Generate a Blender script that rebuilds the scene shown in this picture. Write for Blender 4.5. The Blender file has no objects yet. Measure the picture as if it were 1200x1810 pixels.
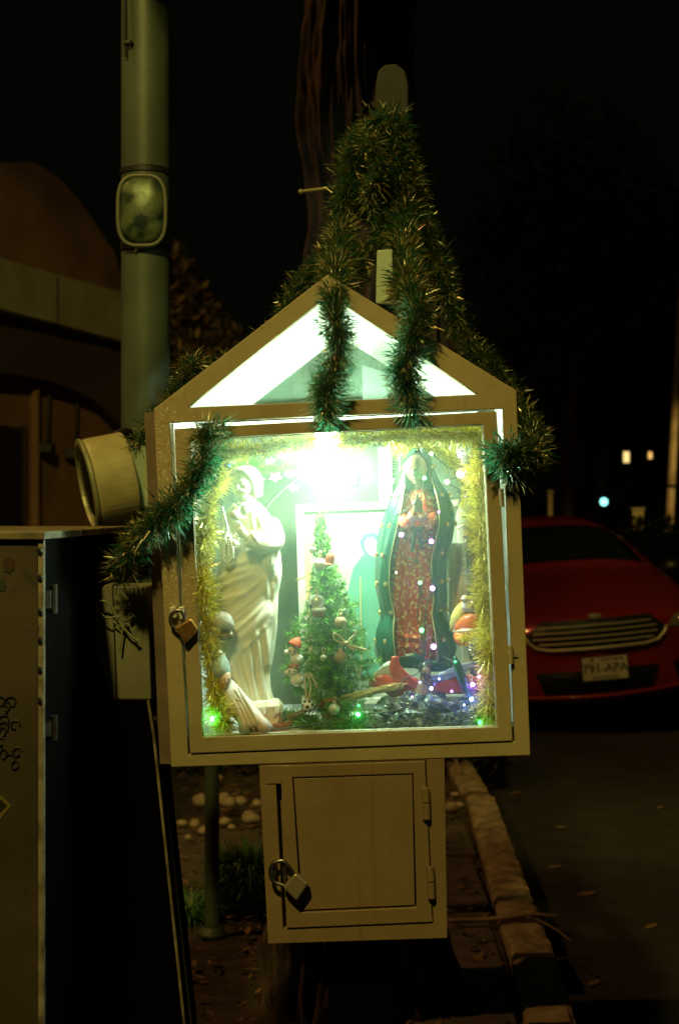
import bpy, math, random
import numpy as np
from mathutils import Vector, Matrix, Euler, noise
from mathutils.bvhtree import BVHTree

random.seed(7); rng = np.random.default_rng(7)
SC = bpy.context.scene
COL = SC.collection
rad = math.radians

# ---------------------------------------------------------------- camera, world, lights
F = 50 / 36 * 1810
CAMH = 1.5
cam_d = bpy.data.cameras.new('camera'); cam = bpy.data.objects.new('camera', cam_d); COL.objects.link(cam)
cam.location = (0, 0, CAMH); cam.rotation_euler = (rad(90), 0, 0)
cam_d.sensor_fit = 'VERTICAL'; cam_d.sensor_height = 36; cam_d.lens = 50
cam_d.clip_start = 0.05; cam_d.clip_end = 600
cam_d.dof.use_dof = True; cam_d.dof.focus_distance = 2.56; cam_d.dof.aperture_fstop = 5.6
SC.camera = cam

w = bpy.data.worlds.new('World'); SC.world = w; w.use_nodes = True
bg = w.node_tree.nodes['Background']
bg.inputs['Color'].default_value = (0.75, 0.85, 0.38, 1); bg.inputs['Strength'].default_value = 0.0016

SC.view_settings.view_transform = 'Standard'; SC.view_settings.look = 'None'
SC.view_settings.exposure = 0; SC.view_settings.gamma = 1; SC.view_settings.use_curve_mapping = False
SC.render.engine = 'CYCLES'
SC.cycles.use_denoising = True
SC.cycles.max_bounces = 8; SC.cycles.transparent_max_bounces = 16
SC.cycles.sample_clamp_indirect = 6

def point_light(name, loc, power, color, radius, spot=None, target=None, blend=.5):
    l = bpy.data.lights.new(name, 'SPOT' if spot else 'POINT'); l.energy = power; l.color = color; l.shadow_soft_size = radius
    o = bpy.data.objects.new(name, l); COL.objects.link(o); o.location = loc
    if spot:
        l.spot_size = rad(spot); l.spot_blend = blend
        o.rotation_euler = (Vector(target) - Vector(loc)).to_track_quat('-Z', 'Y').to_euler()
    return o
SODIUM = (0.98, 0.74, 0.17)
point_light('street_light', (-1.0, -1.2, 5.2), 640, SODIUM, 0.12)
point_light('far_street_light', (-4.2, 3.6, 6.5), 420, (1.0, 0.50, 0.15), 0.12)
point_light('kerb_street_light', (1.0, 5.0, 6.5), 330, SODIUM, .12, spot=62, target=(1.6, 9.2, .6), blend=.5)
point_light('corner_street_light', (7.2, 20.0, 5.5), 900, (1.0, 0.66, 0.2), .15, spot=50, target=(5.6, 23.5, .8), blend=.6)

# ---------------------------------------------------------------- frames
def at(px, py, Y):
    return Vector(((px - 600) / F * Y, Y, CAMH - (py - 905) / F * Y))
ROLL, YAW = rad(-2.3), rad(-3)
MS = Matrix.Translation((0.074, 2.5, 0)) @ (Matrix.Rotation(YAW, 4, 'Z') @ Matrix.Rotation(ROLL, 4, 'Y'))
MSI = MS.inverted()
_co = MSI @ Vector((0, 0, CAMH))
def S(px, py, d):
    """shrine coordinates of the point seen at a photo pixel, d metres behind the front face"""
    r = (MSI @ at(px, py, 1.0)) - _co
    return _co + r * ((d - _co.y) / r.y)
SX = lambda px, d=0: S(px, 1040, d).x
PX = 2.55 / F      # one photo pixel at the shrine, in metres
I4 = Matrix.Identity(4)

# ---------------------------------------------------------------- materials
def new_mat(name):
    m = bpy.data.materials.new(name); m.use_nodes = True
    return m, m.node_tree, m.node_tree.nodes['Principled BSDF']
MATS = {}
def mat(name, col, rough=.6, metal=0., col2=None, scale=20, bump=0., bscale=None, spec=None, emit=None, estr=1., coat=0., island=0., detail=5, trans=0., thr=None, stretch=None, sss=0):
    if name in MATS: return MATS[name]
    m, nt, b = new_mat(name); N, Lk = nt.nodes, nt.links
    b.inputs['Base Color'].default_value = (*col, 1); b.inputs['Roughness'].default_value = rough; b.inputs['Metallic'].default_value = metal
    if spec is not None: b.inputs['Specular IOR Level'].default_value = spec
    if coat: b.inputs['Coat Weight'].default_value = coat; b.inputs['Coat Roughness'].default_value = .06
    if trans: b.inputs['Transmission Weight'].default_value = trans
    if sss: b.inputs['Subsurface Weight'].default_value = sss; b.inputs['Subsurface Radius'].default_value = (.01, .006, .004); b.inputs['Subsurface Scale'].default_value = 1
    tc = N.new('ShaderNodeTexCoord'); src = tc.outputs['Object']
    if stretch:
        mp = N.new('ShaderNodeMapping'); mp.inputs['Scale'].default_value = stretch; Lk.new(src, mp.inputs['Vector']); src = mp.outputs['Vector']
    colout = None
    if col2 is not None:
        n = N.new('ShaderNodeTexNoise'); n.inputs['Scale'].default_value = scale; n.inputs['Detail'].default_value = detail
        Lk.new(src, n.inputs['Vector'])
        r = N.new('ShaderNodeValToRGB'); lo, hi = thr or (.35, .65)
        r.color_ramp.elements[0].position = lo; r.color_ramp.elements[1].position = hi
        r.color_ramp.elements[0].color = (*col, 1); r.color_ramp.elements[1].color = (*col2, 1)
        Lk.new(n.outputs['Fac'], r.inputs['Fac']); colout = r.outputs['Color']
    if island:
        g = N.new('ShaderNodeNewGeometry'); mr = N.new('ShaderNodeMapRange')
        mr.inputs['To Min'].default_value = 1 - island; mr.inputs['To Max'].default_value = 1 + island
        Lk.new(g.outputs['Random Per Island'], mr.inputs['Value'])
        mx = N.new('ShaderNodeMix'); mx.data_type = 'RGBA'; mx.blend_type = 'MULTIPLY'; mx.inputs['Factor'].default_value = 1
        if colout: Lk.new(colout, mx.inputs[6])
        else: mx.inputs[6].default_value = (*col, 1)
        Lk.new(mr.outputs['Result'], mx.inputs[7]); colout = mx.outputs[2]
    if colout: Lk.new(colout, b.inputs['Base Color'])
    if bump:
        n = N.new('ShaderNodeTexNoise'); n.inputs['Scale'].default_value = bscale or scale; n.inputs['Detail'].default_value = 6
        Lk.new(src, n.inputs['Vector'])
        bp = N.new('ShaderNodeBump'); bp.inputs['Strength'].default_value = bump; bp.inputs['Distance'].default_value = .004
        Lk.new(n.outputs['Fac'], bp.inputs['Height']); Lk.new(bp.outputs['Normal'], b.inputs['Normal'])
    if emit: b.inputs['Emission Color'].default_value = (*emit, 1); b.inputs['Emission Strength'].default_value = estr
    MATS[name] = m; return m

def paint_mat(name, base, flake_side=True):
    """worn beige enamel: dirt, orange-peel, chipped specks that gather at the weathered upper left"""
    m, nt, b = new_mat(name); N, Lk = nt.nodes, nt.links
    tc = N.new('ShaderNodeTexCoord')
    def nz(scale, det=6, rough=.6):
        n = N.new('ShaderNodeTexNoise'); n.inputs['Scale'].default_value = scale; n.inputs['Detail'].default_value = det; n.inputs['Roughness'].default_value = rough
        Lk.new(tc.outputs['Object'], n.inputs['Vector']); return n.outputs['Fac']
    def ramp(src, p0, c0, p1, c1):
        r = N.new('ShaderNodeValToRGB'); e = r.color_ramp.elements
        e[0].position, e[1].position = p0, p1; e[0].color = (*c0, 1); e[1].color = (*c1, 1); Lk.new(src, r.inputs['Fac']); return r.outputs['Color']
    def mix(f, a, c, mode='MIX'):
        x = N.new('ShaderNodeMix'); x.data_type = 'RGBA'; x.blend_type = mode
        if isinstance(f, float): x.inputs[0].default_value = f
        else: Lk.new(f, x.inputs[0])
        for s, v in ((6, a), (7, c)):
            if isinstance(v, tuple): x.inputs[s].default_value = (*v, 1)
            else: Lk.new(v, x.inputs[s])
        return x.outputs[2]
    d = tuple(c * .72 for c in base)
    c = ramp(nz(5), .3, d, .7, base)
    c = mix(ramp(nz(24, 9, .8), .66, (0, 0, 0), .72, (1, 1, 1)), c, tuple(x * .4 for x in base))
    mpd = N.new('ShaderNodeMapping'); mpd.inputs['Scale'].default_value = (60, 60, 2.5); Lk.new(tc.outputs['Object'], mpd.inputs[0]); nd = N.new('ShaderNodeTexNoise'); nd.inputs['Scale'].default_value = 1; nd.inputs['Detail'].default_value = 3; Lk.new(mpd.outputs[0], nd.inputs[0])
    c = mix(ramp(nd.outputs['Fac'], .62, (0, 0, 0), 1.0, (1, 1, 1)), c, (base[0] * .55, base[1] * .42, base[2] * .32))
    # chips
    sp = N.new('ShaderNodeSeparateXYZ'); Lk.new(tc.outputs['Object'], sp.inputs[0])
    def mr(s, a, b_, x, y):
        q = N.new('ShaderNodeMapRange'); q.inputs[1].default_value = a; q.inputs[2].default_value = b_; q.inputs[3].default_value = x; q.inputs[4].default_value = y
        Lk.new(s, q.inputs[0]); return q.outputs[0]
    zz = mr(sp.outputs['Z'], -.05 + CHIP_Z - .16, CHIP_Z, 0, 1); xx = mr(sp.outputs['X'], CHIP_X + .11, CHIP_X + .02, 0, 1)
    mm = N.new('ShaderNodeMath'); mm.operation = 'MULTIPLY'; Lk.new(zz, mm.inputs[0]); Lk.new(xx, mm.inputs[1])
    f = nz(210, 4, .7)
    a = N.new('ShaderNodeMath'); a.operation = 'MULTIPLY_ADD'; Lk.new(mm.outputs[0], a.inputs[0]); a.inputs[1].default_value = .16 if flake_side else 0; Lk.new(f, a.inputs[2])
    chips = ramp(a.outputs[0], .70, (0, 0, 0), .73, (1, 1, 1))
    c = mix(chips, c, ramp(nz(120), .45, (.34, .16, .10), .55, (.75, .72, .66)))
    Lk.new(c, b.inputs['Base Color'])
    Lk.new(mr(nz(30), .3, .7, .38, .62), b.inputs['Roughness'])
    bp = N.new('ShaderNodeBump'); bp.inputs['Strength'].default_value = .35; bp.inputs['Distance'].default_value = .003
    sm = N.new('ShaderNodeMath'); sm.operation = 'ADD'; Lk.new(nz(42, 7), sm.inputs[0]); Lk.new(chips, sm.inputs[1])
    Lk.new(sm.outputs[0], bp.inputs['Height']); Lk.new(bp.outputs['Normal'], b.inputs['Normal'])
    MATS[name] = m; return m

def glass_mat(name, gloss=.05, glow_veil=.06, tint=(1, 1, 1), veil_col=(.8, .95, .85)):  # translucent share added to imitate the glow around the lamp
    m = bpy.data.materials.new(name); m.use_nodes = True; nt = m.node_tree; N, Lk = nt.nodes, nt.links
    N.remove(N['Principled BSDF']); out = N['Material Output']
    t = N.new('ShaderNodeBsdfTransparent'); t.inputs[0].default_value = (*tint, 1)
    g = N.new('ShaderNodeBsdfGlossy'); g.inputs['Roughness'].default_value = .02
    d = N.new('ShaderNodeBsdfTranslucent'); d.inputs[0].default_value = (*veil_col, 1)
    tc = N.new('ShaderNodeTexCoord'); n = N.new('ShaderNodeTexNoise'); n.inputs['Scale'].default_value = 7; n.inputs['Detail'].default_value = 8; n.inputs['Roughness'].default_value = .65
    Lk.new(tc.outputs['Object'], n.inputs['Vector'])
    mr = N.new('ShaderNodeMapRange'); mr.inputs[1].default_value = .3; mr.inputs[2].default_value = .7; mr.inputs[3].default_value = glow_veil * .7; mr.inputs[4].default_value = glow_veil * 1.3
    Lk.new(n.outputs['Fac'], mr.inputs[0])
    m1 = N.new('ShaderNodeMixShader'); m1.inputs[0].default_value = gloss; Lk.new(t.outputs[0], m1.inputs[1]); Lk.new(g.outputs[0], m1.inputs[2])
    m2 = N.new('ShaderNodeMixShader'); Lk.new(mr.outputs[0], m2.inputs[0]); Lk.new(m1.outputs[0], m2.inputs[1]); Lk.new(d.outputs[0], m2.inputs[2])
    Lk.new(m2.outputs[0], out.inputs['Surface']); MATS[name] = m; return m

# ---------------------------------------------------------------- mesh builder
class MB:
    def __init__(s): s.v = []; s.f = []; s.m = []; s.cur = 0
    def add(s, vs, fs):
        o = len(s.v); s.v += [tuple(p) for p in vs]; s.f += [tuple(i + o for i in f) for f in fs]; s.m += [s.cur] * len(fs); return s
    def box(s, a, b, M=None):
        x0, y0, z0 = a; x1, y1, z1 = b
        vs = [Vector(p) for p in ((x0, y0, z0), (x1, y0, z0), (x1, y1, z0), (x0, y1, z0), (x0, y0, z1), (x1, y0, z1), (x1, y1, z1), (x0, y1, z1))]
        if M: vs = [M @ p for p in vs]
        return s.add(vs, [(0, 3, 2, 1), (4, 5, 6, 7), (0, 1, 5, 4), (1, 2, 6, 5), (2, 3, 7, 6), (3, 0, 4, 7)])
    def prism(s, front, back):
        n = len(front); vs = list(front) + list(back)
        return s.add(vs, [tuple(range(n)), tuple(reversed(range(n, 2 * n)))] + [(i, i + n, (i + 1) % n + n, (i + 1) % n) for i in range(n)])
    def slab(s, poly, d0, d1):
        """photo-pixel polygon (counter-clockwise or not) on the shrine's front, from depth d0 to d1, straight back"""
        pts = [S(x, y, 0) for x, y in poly]
        return s.prism([Vector((p.x, d0, p.z)) for p in pts], [Vector((p.x, d1, p.z)) for p in pts])
    def tube(s, path, r, n=8, cap=True, closed=False):
        path = [Vector(p) for p in path]; k = len(path); rs = r if hasattr(r, '__len__') else [r] * k
        vs = []; up = Vector((0.013, 0.21, 0.97)).normalized()
        for i, p in enumerate(path):
            if closed: t = (path[(i + 1) % k] - path[i - 1])
            else: t = path[min(i + 1, k - 1)] - path[max(i - 1, 0)]
            if t.length < 1e-9: t = Vector((0, 0, 1))
            t.normalize(); a = up - t * up.dot(t)
            if a.length < .05: a = Vector((1, 0, 0)) - t * t.x
            a.normalize(); up = a; b = t.cross(a)
            for j in range(n):
                q = 2 * math.pi * j / n; vs.append(p + (a * math.cos(q) + b * math.sin(q)) * rs[i])
        fs = []
        for i in range(k if closed else k - 1):
            i2 = (i + 1) % k
            for j in range(n):
                fs.append((i * n + j, i * n + (j + 1) % n, i2 * n + (j + 1) % n, i2 * n + j))
        if cap and not closed: fs += [tuple(reversed(range(n))), tuple(range((k - 1) * n, k * n))]
        return s.add(vs, fs)
    def ball(s, c, r, nu=16, nv=10, M=None, fn=None):
        c = Vector(c); r = Vector(r) if hasattr(r, '__len__') else Vector((r, r, r)); vs = []; fs = []
        for i in range(nv + 1):
            th = math.pi * i / nv
            for j in range(nu):
                ph = 2 * math.pi * j / nu
                u = Vector((math.sin(th) * math.cos(ph), math.sin(th) * math.sin(ph), math.cos(th)))
                k = fn(u) if fn else 1
                p = Vector((u.x * r.x, u.y * r.y, u.z * r.z)) * k
                if M: p = M @ p
                vs.append(c + p)
        for i in range(nv):
            for j in range(nu):
                fs.append((i * nu + j, (i + 1) * nu + j, (i + 1) * nu + (j + 1) % nu, i * nu + (j + 1) % nu))
        return s.add(vs, fs)
    def lathe(s, c, prof, n=24, M=None):
        """prof: (radius, height) pairs, around z through c"""
        c = Vector(c); vs = []; fs = []
        for r, h in prof:
            for j in range(n):
                q = 2 * math.pi * j / n; p = Vector((r * math.cos(q), r * math.sin(q), h))
                if M: p = M @ p
                vs.append(c + p)
        for i in range(len(prof) - 1):
            for j in range(n): fs.append((i * n + j, i * n + (j + 1) % n, (i + 1) * n + (j + 1) % n, (i + 1) * n + j))
        fs += [tuple(reversed(range(n))), tuple(range((len(prof) - 1) * n, len(prof) * n))]
        return s.add(vs, fs)
    def loft(s, rings, cap=True):
        n = len(rings[0]); vs = [p for r in rings for p in r]; fs = []
        for i in range(len(rings) - 1):
            for j in range(n): fs.append((i * n + j, i * n + (j + 1) % n, (i + 1) * n + (j + 1) % n, (i + 1) * n + j))
        if cap: fs += [tuple(reversed(range(n))), tuple(range((len(rings) - 1) * n, len(rings) * n))]
        return s.add(vs, fs)
    def grid(s, rows):
        n = len(rows[0]); vs = [p for r in rows for p in r]
        return s.add(vs, [(i * n + j, i * n + j + 1, (i + 1) * n + j + 1, (i + 1) * n + j) for i in range(len(rows) - 1) for j in range(n - 1)])

def setp(o, label=None, cat=None, group=None, kind=None):
    if label: o['label'] = label
    if cat: o['category'] = cat
    if group: o['group'] = group
    if kind: o['kind'] = kind
    return o

ORD = ['leftmost', 'second from the left', 'third from the left', 'fourth from the left', 'fifth from the left', 'sixth from the left', 'seventh from the left', 'eighth from the left', 'ninth from the left', 'tenth from the left', 'eleventh from the left', 'twelfth from the left', 'thirteenth from the left', 'rightmost']
def rank(items):
    """words for the left-to-right place of each of a list of (px, ...)"""
    o = sorted(range(len(items)), key=lambda i: items[i][0]); r = [0] * len(items)
    for k, i in enumerate(o): r[i] = 'rightmost' if k == len(items) - 1 else ORD[k]
    return r
class Thing:
    """an Empty at the thing's base; parts are written in the frame's coordinates (world or shrine)"""
    def __init__(s, name, label, cat, base, M=I4, group=None):
        s.M = M; s.base = Vector(base)
        s.o = bpy.data.objects.new(name, None); COL.objects.link(s.o)
        s.o.empty_display_size = .05
        s.o.matrix_world = M @ Matrix.Translation(s.base); setp(s.o, label, cat, group)
    def part(s, name, mb, m, parent=None, **k):
        o = link_mesh(name, mb, m, s.base, **k); o.parent = parent or s.o
        return o

def link_mesh(name, mb, m, base=Vector((0, 0, 0)), smooth=False, bevel=0, remesh=0, smoothit=0, sub=0, kind=None, label=None, solid=0):
    me = bpy.data.meshes.new(name)
    bx, by, bz = base
    me.from_pydata([(x - bx, y - by, z - bz) for x, y, z in mb.v], [], mb.f); me.validate(); me.update()
    for mm in (m if isinstance(m, (list, tuple)) else [m]): me.materials.append(mm)
    if isinstance(m, (list, tuple)) and len(mb.m) == len(me.polygons): me.polygons.foreach_set('material_index', mb.m)
    if smooth or sub or remesh: me.polygons.foreach_set('use_smooth', [True] * len(me.polygons))
    o = bpy.data.objects.new(name, me); COL.objects.link(o)
    if solid:
        md = o.modifiers.new('solid', 'SOLIDIFY'); md.thickness = solid
    if remesh:
        md = o.modifiers.new('remesh', 'REMESH'); md.mode = 'VOXEL'; md.voxel_size = remesh; md.use_smooth_shade = True
        if smoothit:
            md = o.modifiers.new('smooth', 'SMOOTH'); md.iterations = smoothit; md.factor = .5
    if bevel:
        md = o.modifiers.new('bevel', 'BEVEL'); md.width = bevel; md.segments = 2; md.limit_method = 'ANGLE'
    if sub:
        md = o.modifiers.new('sub', 'SUBSURF'); md.levels = sub; md.render_levels = sub
    setp(o, label, kind=kind)
    return o

def single(name, label, cat, mb, m, base, M=I4, group=None, **k):
    o = link_mesh(name, mb, m, Vector(base), **k); o.matrix_world = M @ Matrix.Translation(Vector(base))
    return setp(o, label, cat, group)

def cr(pts, n):
    """Catmull-Rom through pts"""
    P = [Vector(p) for p in pts]; P = [P[0] * 2 - P[1]] + P + [P[-1] * 2 - P[-2]]; out = []
    for i in range(1, len(P) - 2):
        for k in range(n):
            t = k / n; a, b, c, d = P[i - 1:i + 3]
            out.append(.5 * ((2 * b) + (c - a) * t + (2 * a - 5 * b + 4 * c - d) * t * t + (3 * b - a - 3 * c + d) * t ** 3))
    out.append(P[-2]); return out

def interp_rows(rows, n):
    a = np.array(rows, float); t = np.linspace(a[0, 0], a[-1, 0], n)
    cols = [np.interp(t, a[:, 0], a[:, k]) for k in range(1, a.shape[1])]
    k = np.array([1, 2, 3, 2, 1], float); k /= k.sum()
    cols = [np.convolve(np.pad(c, 2, mode='edge'), k, 'valid') for c in cols]
    return np.stack([t] + cols, 1)

def tinsel(mb, path, R, n, ln, wd, spread=.25, along=.25, droop=0., curl=0., seg2=False):
    """n blades sticking out of a path; ln/wd = blade length and width, R = core radius"""
    P = np.array([tuple(p) for p in path]); seg = np.linalg.norm(np.diff(P, axis=0), axis=1); cum = np.concatenate([[0], np.cumsum(seg)])
    t = rng.random(n) * cum[-1]; c = np.stack([np.interp(t, cum, P[:, k]) for k in range(3)], 1)
    c2 = np.stack([np.interp(np.minimum(t + .01, cum[-1]), cum, P[:, k]) for k in range(3)], 1) - np.stack([np.interp(np.maximum(t - .01, 0), cum, P[:, k]) for k in range(3)], 1)
    T = c2 / (np.linalg.norm(c2, axis=1, keepdims=True) + 1e-9)
    d = rng.normal(size=(n, 3)); d -= (d * T).sum(1, keepdims=True) * T; d /= np.linalg.norm(d, axis=1, keepdims=True) + 1e-9
    d = d + T * rng.normal(along, spread, (n, 1)); d[:, 2] -= droop; d /= np.linalg.norm(d, axis=1, keepdims=True)
    L = ln * (0.45 + .65 * rng.random((n, 1))) ; Rr = R * rng.random((n, 1)) ** (.75 if seg2 else 1)
    if seg2:
        ph = rng.random(4) * 6.28; wv = .95 + .28 * np.sin(t * 61 + ph[0]) + .22 * np.sin(t * 137 + ph[1]) + .15 * np.sin(t * 23 + ph[2]); L = L * np.clip(wv, .5, 1.4)[:, None]; Rr = Rr * np.clip(wv, .4, 1.25)[:, None]
        L *= (1 + .22 * np.sin(np.arctan2(d[:, 2], d[:, 0]) * 2 + t * 30 + ph[3]))[:, None]
    a = c + d * Rr; b = a + d * L; b[:, 2] -= curl * L[:, 0]
    s = np.cross(d, rng.normal(size=(n, 3))); s /= np.linalg.norm(s, axis=1, keepdims=True) + 1e-9; s *= wd * (.6 + .8 * rng.random((n, 1)))
    v = np.empty((n, 3, 3)); v[:, 0] = a - s * .5; v[:, 1] = a + s * .5; v[:, 2] = b
    o = len(mb.v); mb.v += [tuple(q) for q in v.reshape(-1, 3)]; mb.f += [(o + 3 * i, o + 3 * i + 1, o + 3 * i + 2) for i in range(n)]; mb.m += [mb.cur] * n
    return mb

CHIP_Z = 0.33; CHIP_X = -.33      # weathered corner, in the cabinet's own coordinates (set for its base below)
BASE = Vector((0, 0.2, 1.06))      # object coordinates of shrine parts are taken from here

# ---------------------------------------------------------------- shared materials
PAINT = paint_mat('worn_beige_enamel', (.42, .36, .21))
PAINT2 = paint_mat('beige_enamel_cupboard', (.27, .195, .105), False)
WHITE_IN = mat('white_interior_paint', (.80, .80, .78), .5, col2=(.72, .72, .68), scale=9)
BACKP = mat('grey_green_back_panel', (.095, .125, .075), .7, col2=(.065, .085, .05), scale=14, bump=.2)
GLASS = glass_mat('glow_veil_glass', .03, .044, veil_col=(.65, 1, .78))
GLASS2 = glass_mat('gable_glass', .04, .09, veil_col=(.65, 1, .75))
STEEL = mat('worn_steel', (.45, .45, .43), .35, 1., col2=(.25, .23, .2), scale=40)
BRASS = mat('brass', (.62, .36, .12), .38, .9, col2=(.45, .25, .08), scale=60)
BLACK = mat('dark_rubber', (.012, .012, .012), .5)
PLASTER = mat('cream_plaster', (.84, .82, .69), .6, col2=(.80, .77, .62), scale=25, bump=.15, bscale=180)
def foil_thru(m, col, f):
    """thin plastic film: part of the light comes through the blade"""
    nt = m.node_tree; out = nt.nodes['Material Output']; b = nt.nodes['Principled BSDF']
    t = nt.nodes.new('ShaderNodeBsdfTranslucent'); t.inputs[0].default_value = (*col, 1); x = nt.nodes.new('ShaderNodeMixShader'); x.inputs[0].default_value = f
    nt.links.new(b.outputs[0], x.inputs[1]); nt.links.new(t.outputs[0], x.inputs[2]); nt.links.new(x.outputs[0], out.inputs['Surface']); return m
GREEN_T = mat('green_tinsel', (.013, .045, .017), .28, .3, island=.9, spec=.8)
GREEN_T2 = mat('green_tinsel_olive', (.19, .155, .05), .28, .4, island=.95, spec=.8)
GOLD_T = mat('gold_tinsel', (.95, .88, .20), .35, .2, island=.5)
SILVER_T = mat('silver_tinsel', (.85, .88, .85), .2, .8, island=.3)
foil_thru(GREEN_T, (.07, .42, .20), .30); foil_thru(GREEN_T2, (.30, .42, .18), .22); foil_thru(GOLD_T, (.8, .75, .15), .3)
GLINT = mat('gold_glint', (.95, .88, .55), .12, 1.)
SPARKLE_T = foil_thru(mat('painted_sparkle', (.42, .44, .24), .3, .3, island=.5), (.5, .6, .4), .2)  # whitish blades that put sparkle into the garland's colour
CORE = mat('garland_core', (.01, .035, .012), .8)
ASPH = mat('asphalt', (.026, .024, .020), .9, col2=(.014, .013, .011), scale=6, bump=.6, bscale=180)
SOIL = mat('soil', (.025, .019, .011), .95, col2=(.065, .048, .026), scale=9, bump=1., bscale=60, detail=10)
CONC = mat('weathered_concrete', (.38, .31, .18), .9, col2=(.17, .135, .08), scale=16, bump=.9, bscale=110, detail=10)
PAVE = mat('paver_concrete', (.12, .10, .075), .9, col2=(.07, .06, .045), scale=12, bump=.5, bscale=80, detail=8)
BARK = mat('bark', (.010, .006, .004), .95, col2=(.075, .05, .024), scale=26, bump=1., bscale=60, detail=9, stretch=(1, 1, .3))
LEAF = mat('leaf', (.020, .034, .012), .6, island=.5)
GALV = mat('pole_lamp_green', (.085, .12, .085), .5, .1, col2=(.06, .085, .06), scale=7, bump=.1, bscale=60)  # green tone stands in for the case lamp's light on the pole
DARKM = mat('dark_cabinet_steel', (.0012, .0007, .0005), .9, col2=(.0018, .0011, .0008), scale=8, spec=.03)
REDP = mat('red_car_paint', (.30, .020, .014), .38, .3, coat=1.)
CHROME = mat('chrome', (.75, .72, .65), .15, 1.)
DGLASS = mat('dark_car_glass', (.006, .009, .007), .06, 0, spec=.6)

# ---------------------------------------------------------------- the ground
KX = lambda Y: .605 + .0338 * (Y - 6.84)          # kerb's pavement edge
mb = MB(); mb.grid([[Vector((KX(-2) + .15, -2, 0)), Vector((60, -2, 0))], [Vector((KX(-2) + .15 + .0338 * 302, 300, 0)), Vector((260, 300, 0))]])
o = link_mesh('road', mb, ASPH, kind='structure')
mb = MB()
rows = []
for i in range(46):
    Y = 2.0 + i * .16 if i < 45 else 300
    row = []
    for j in range(34):
        X = KX(Y) - .005 - (j * .07 if j < 33 else 200)
        z = .10 + .02 * noise.noise(Vector((X * 3, Y * 3, 0))) + .012 * noise.noise(Vector((X * 11, Y * 11, 4)))
        if Y > 6.25: z -= .02
        row.append(Vector((X, Y, z if j < 33 and i < 45 else .08)))
    rows.append(row[::-1])
mb.grid(rows); link_mesh('ground', mb, SOIL, kind='structure', smooth=True)

pav = bpy.data.objects.new('pavement', None); COL.objects.link(pav); setp(pav, kind='structure')
def paver(x0, x1, y0, y1, dz=0, rot=0):
    mb = MB(); mb.box((x0, y0, .04), (x1, y1, .125 + dz)); c = Vector(((x0 + x1) / 2, (y0 + y1) / 2, .1))
    o = link_mesh('paver', mb, PAVE, c, bevel=.006); o.location = c; o.parent = pav
    o.rotation_euler = (random.uniform(-.01, .01), random.uniform(-.01, .01), rot)
for k, y0 in enumerate((2.9, 3.55, 4.25, 4.98, 5.72)):
    paver(KX(y0) - .36, KX(y0) - .015, y0, y0 + (.66, .66, .68, .70, .56)[k], random.uniform(-.008, .008), random.uniform(-.02, .0))
for k, x0 in enumerate((-1.9, -1.32, -.74, -.16)):
    paver(x0, x0 + .55, 5.35, 6.2, random.uniform(-.01, .01), random.uniform(-.01, .01))
kerb = bpy.data.objects.new('kerb', None); COL.objects.link(kerb); setp(kerb, kind='structure')
for k, (y0, y1, dx, rz, ry) in enumerate(((2.4, 3.75, 0, 0, .0), (3.80, 4.35, .0, -.02, .0), (4.40, 4.72, .0, .03, .03), (4.77, 6.84, 0, 0, 0), (6.93, 7.75, -.035, .05, -.03), (7.8, 9.6, -.02, 0, 0), (9.65, 11.5, 0, 0, 0), (11.55, 14, 0, 0, 0), (14.05, 18, 0, 0, 0), (18.05, 30, 0, 0, 0))):
    mb = MB(); n = max(12, int((y1 - y0) * 45)) if y0 < 8 else 24; top = []
    xs = (0.0, .010, .04, .08, .118, .132, .135)
    for i in range(n + 1):
        Y = y0 + (y1 - y0) * i / n; row = []
        for q, xx in enumerate(xs):
            zz = .145 if 0 < q < 6 else .13
            zz += .0025 * noise.noise(Vector((xx * 20, Y * 4, k))) + .004 * noise.noise(Vector((xx * 90, Y * 60, k))) - (.007 if i in (0, n) else 0) - (.012 if q in (1, 5) else 0) * abs(noise.noise(Vector((Y * 8, q, k)))) * 3
            row.append(Vector((KX(Y) + xx + .003 * noise.noise(Vector((Y * 9, q > 3, k))), Y, zz)))
        top.append([Vector((row[0].x, Y, -.02))] + row + [Vector((row[-1].x + .006, Y, -.02))])
    mb.grid([r for r in top]); mb.f = [tuple(reversed(f)) for f in mb.f]
    mb.add(top[0], [tuple(range(len(top[0])))]); mb.add(top[-1], [tuple(reversed(range(len(top[-1]))))])
    c = Vector((KX((y0 + y1) / 2), (y0 + y1) / 2, 0)); o = link_mesh('kerb_stone', mb, CONC, c); o.parent = kerb
    o.location = c + Vector((dx, 0, 0)); o.rotation_euler = (0, ry, rz)

# bed beyond the paving: rocks, ground litter, grass
mb = MB(); rrock = []
rock_m = mat('pale_rock', (.42, .36, .22), .85, col2=(.25, .2, .12), scale=30, bump=.5)
rocks = [(404, 1418, 16, 10), (443, 1446, 17, 10), (425, 1416, 12, 9), (395, 1410, 13, 9), (362, 1468, 13, 8), (345, 1456, 10, 9), (398, 1452, 12, 7), (355, 1415, 14, 12), (322, 1455, 12, 6), (455, 1420, 10, 7), (440, 1440, 11, 8), (333, 1480, 7, 5), (797, 1428, 14, 11), (812, 1424, 9, 6), (804, 1405, 9, 5), (385, 1375, 9, 6), (410, 1462, 8, 5)]
def rside(px): return 'right of the cupboard' if px > 700 else ('left of the green post' if px < 375 else 'between post and cupboard')
rwords = {}
for sd in set(rside(r[0]) for r in rocks):
    g_ = [r for r in rocks if rside(r[0]) == sd]
    for r, wd_ in zip(g_, rank(g_)): rwords[r] = wd_
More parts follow.
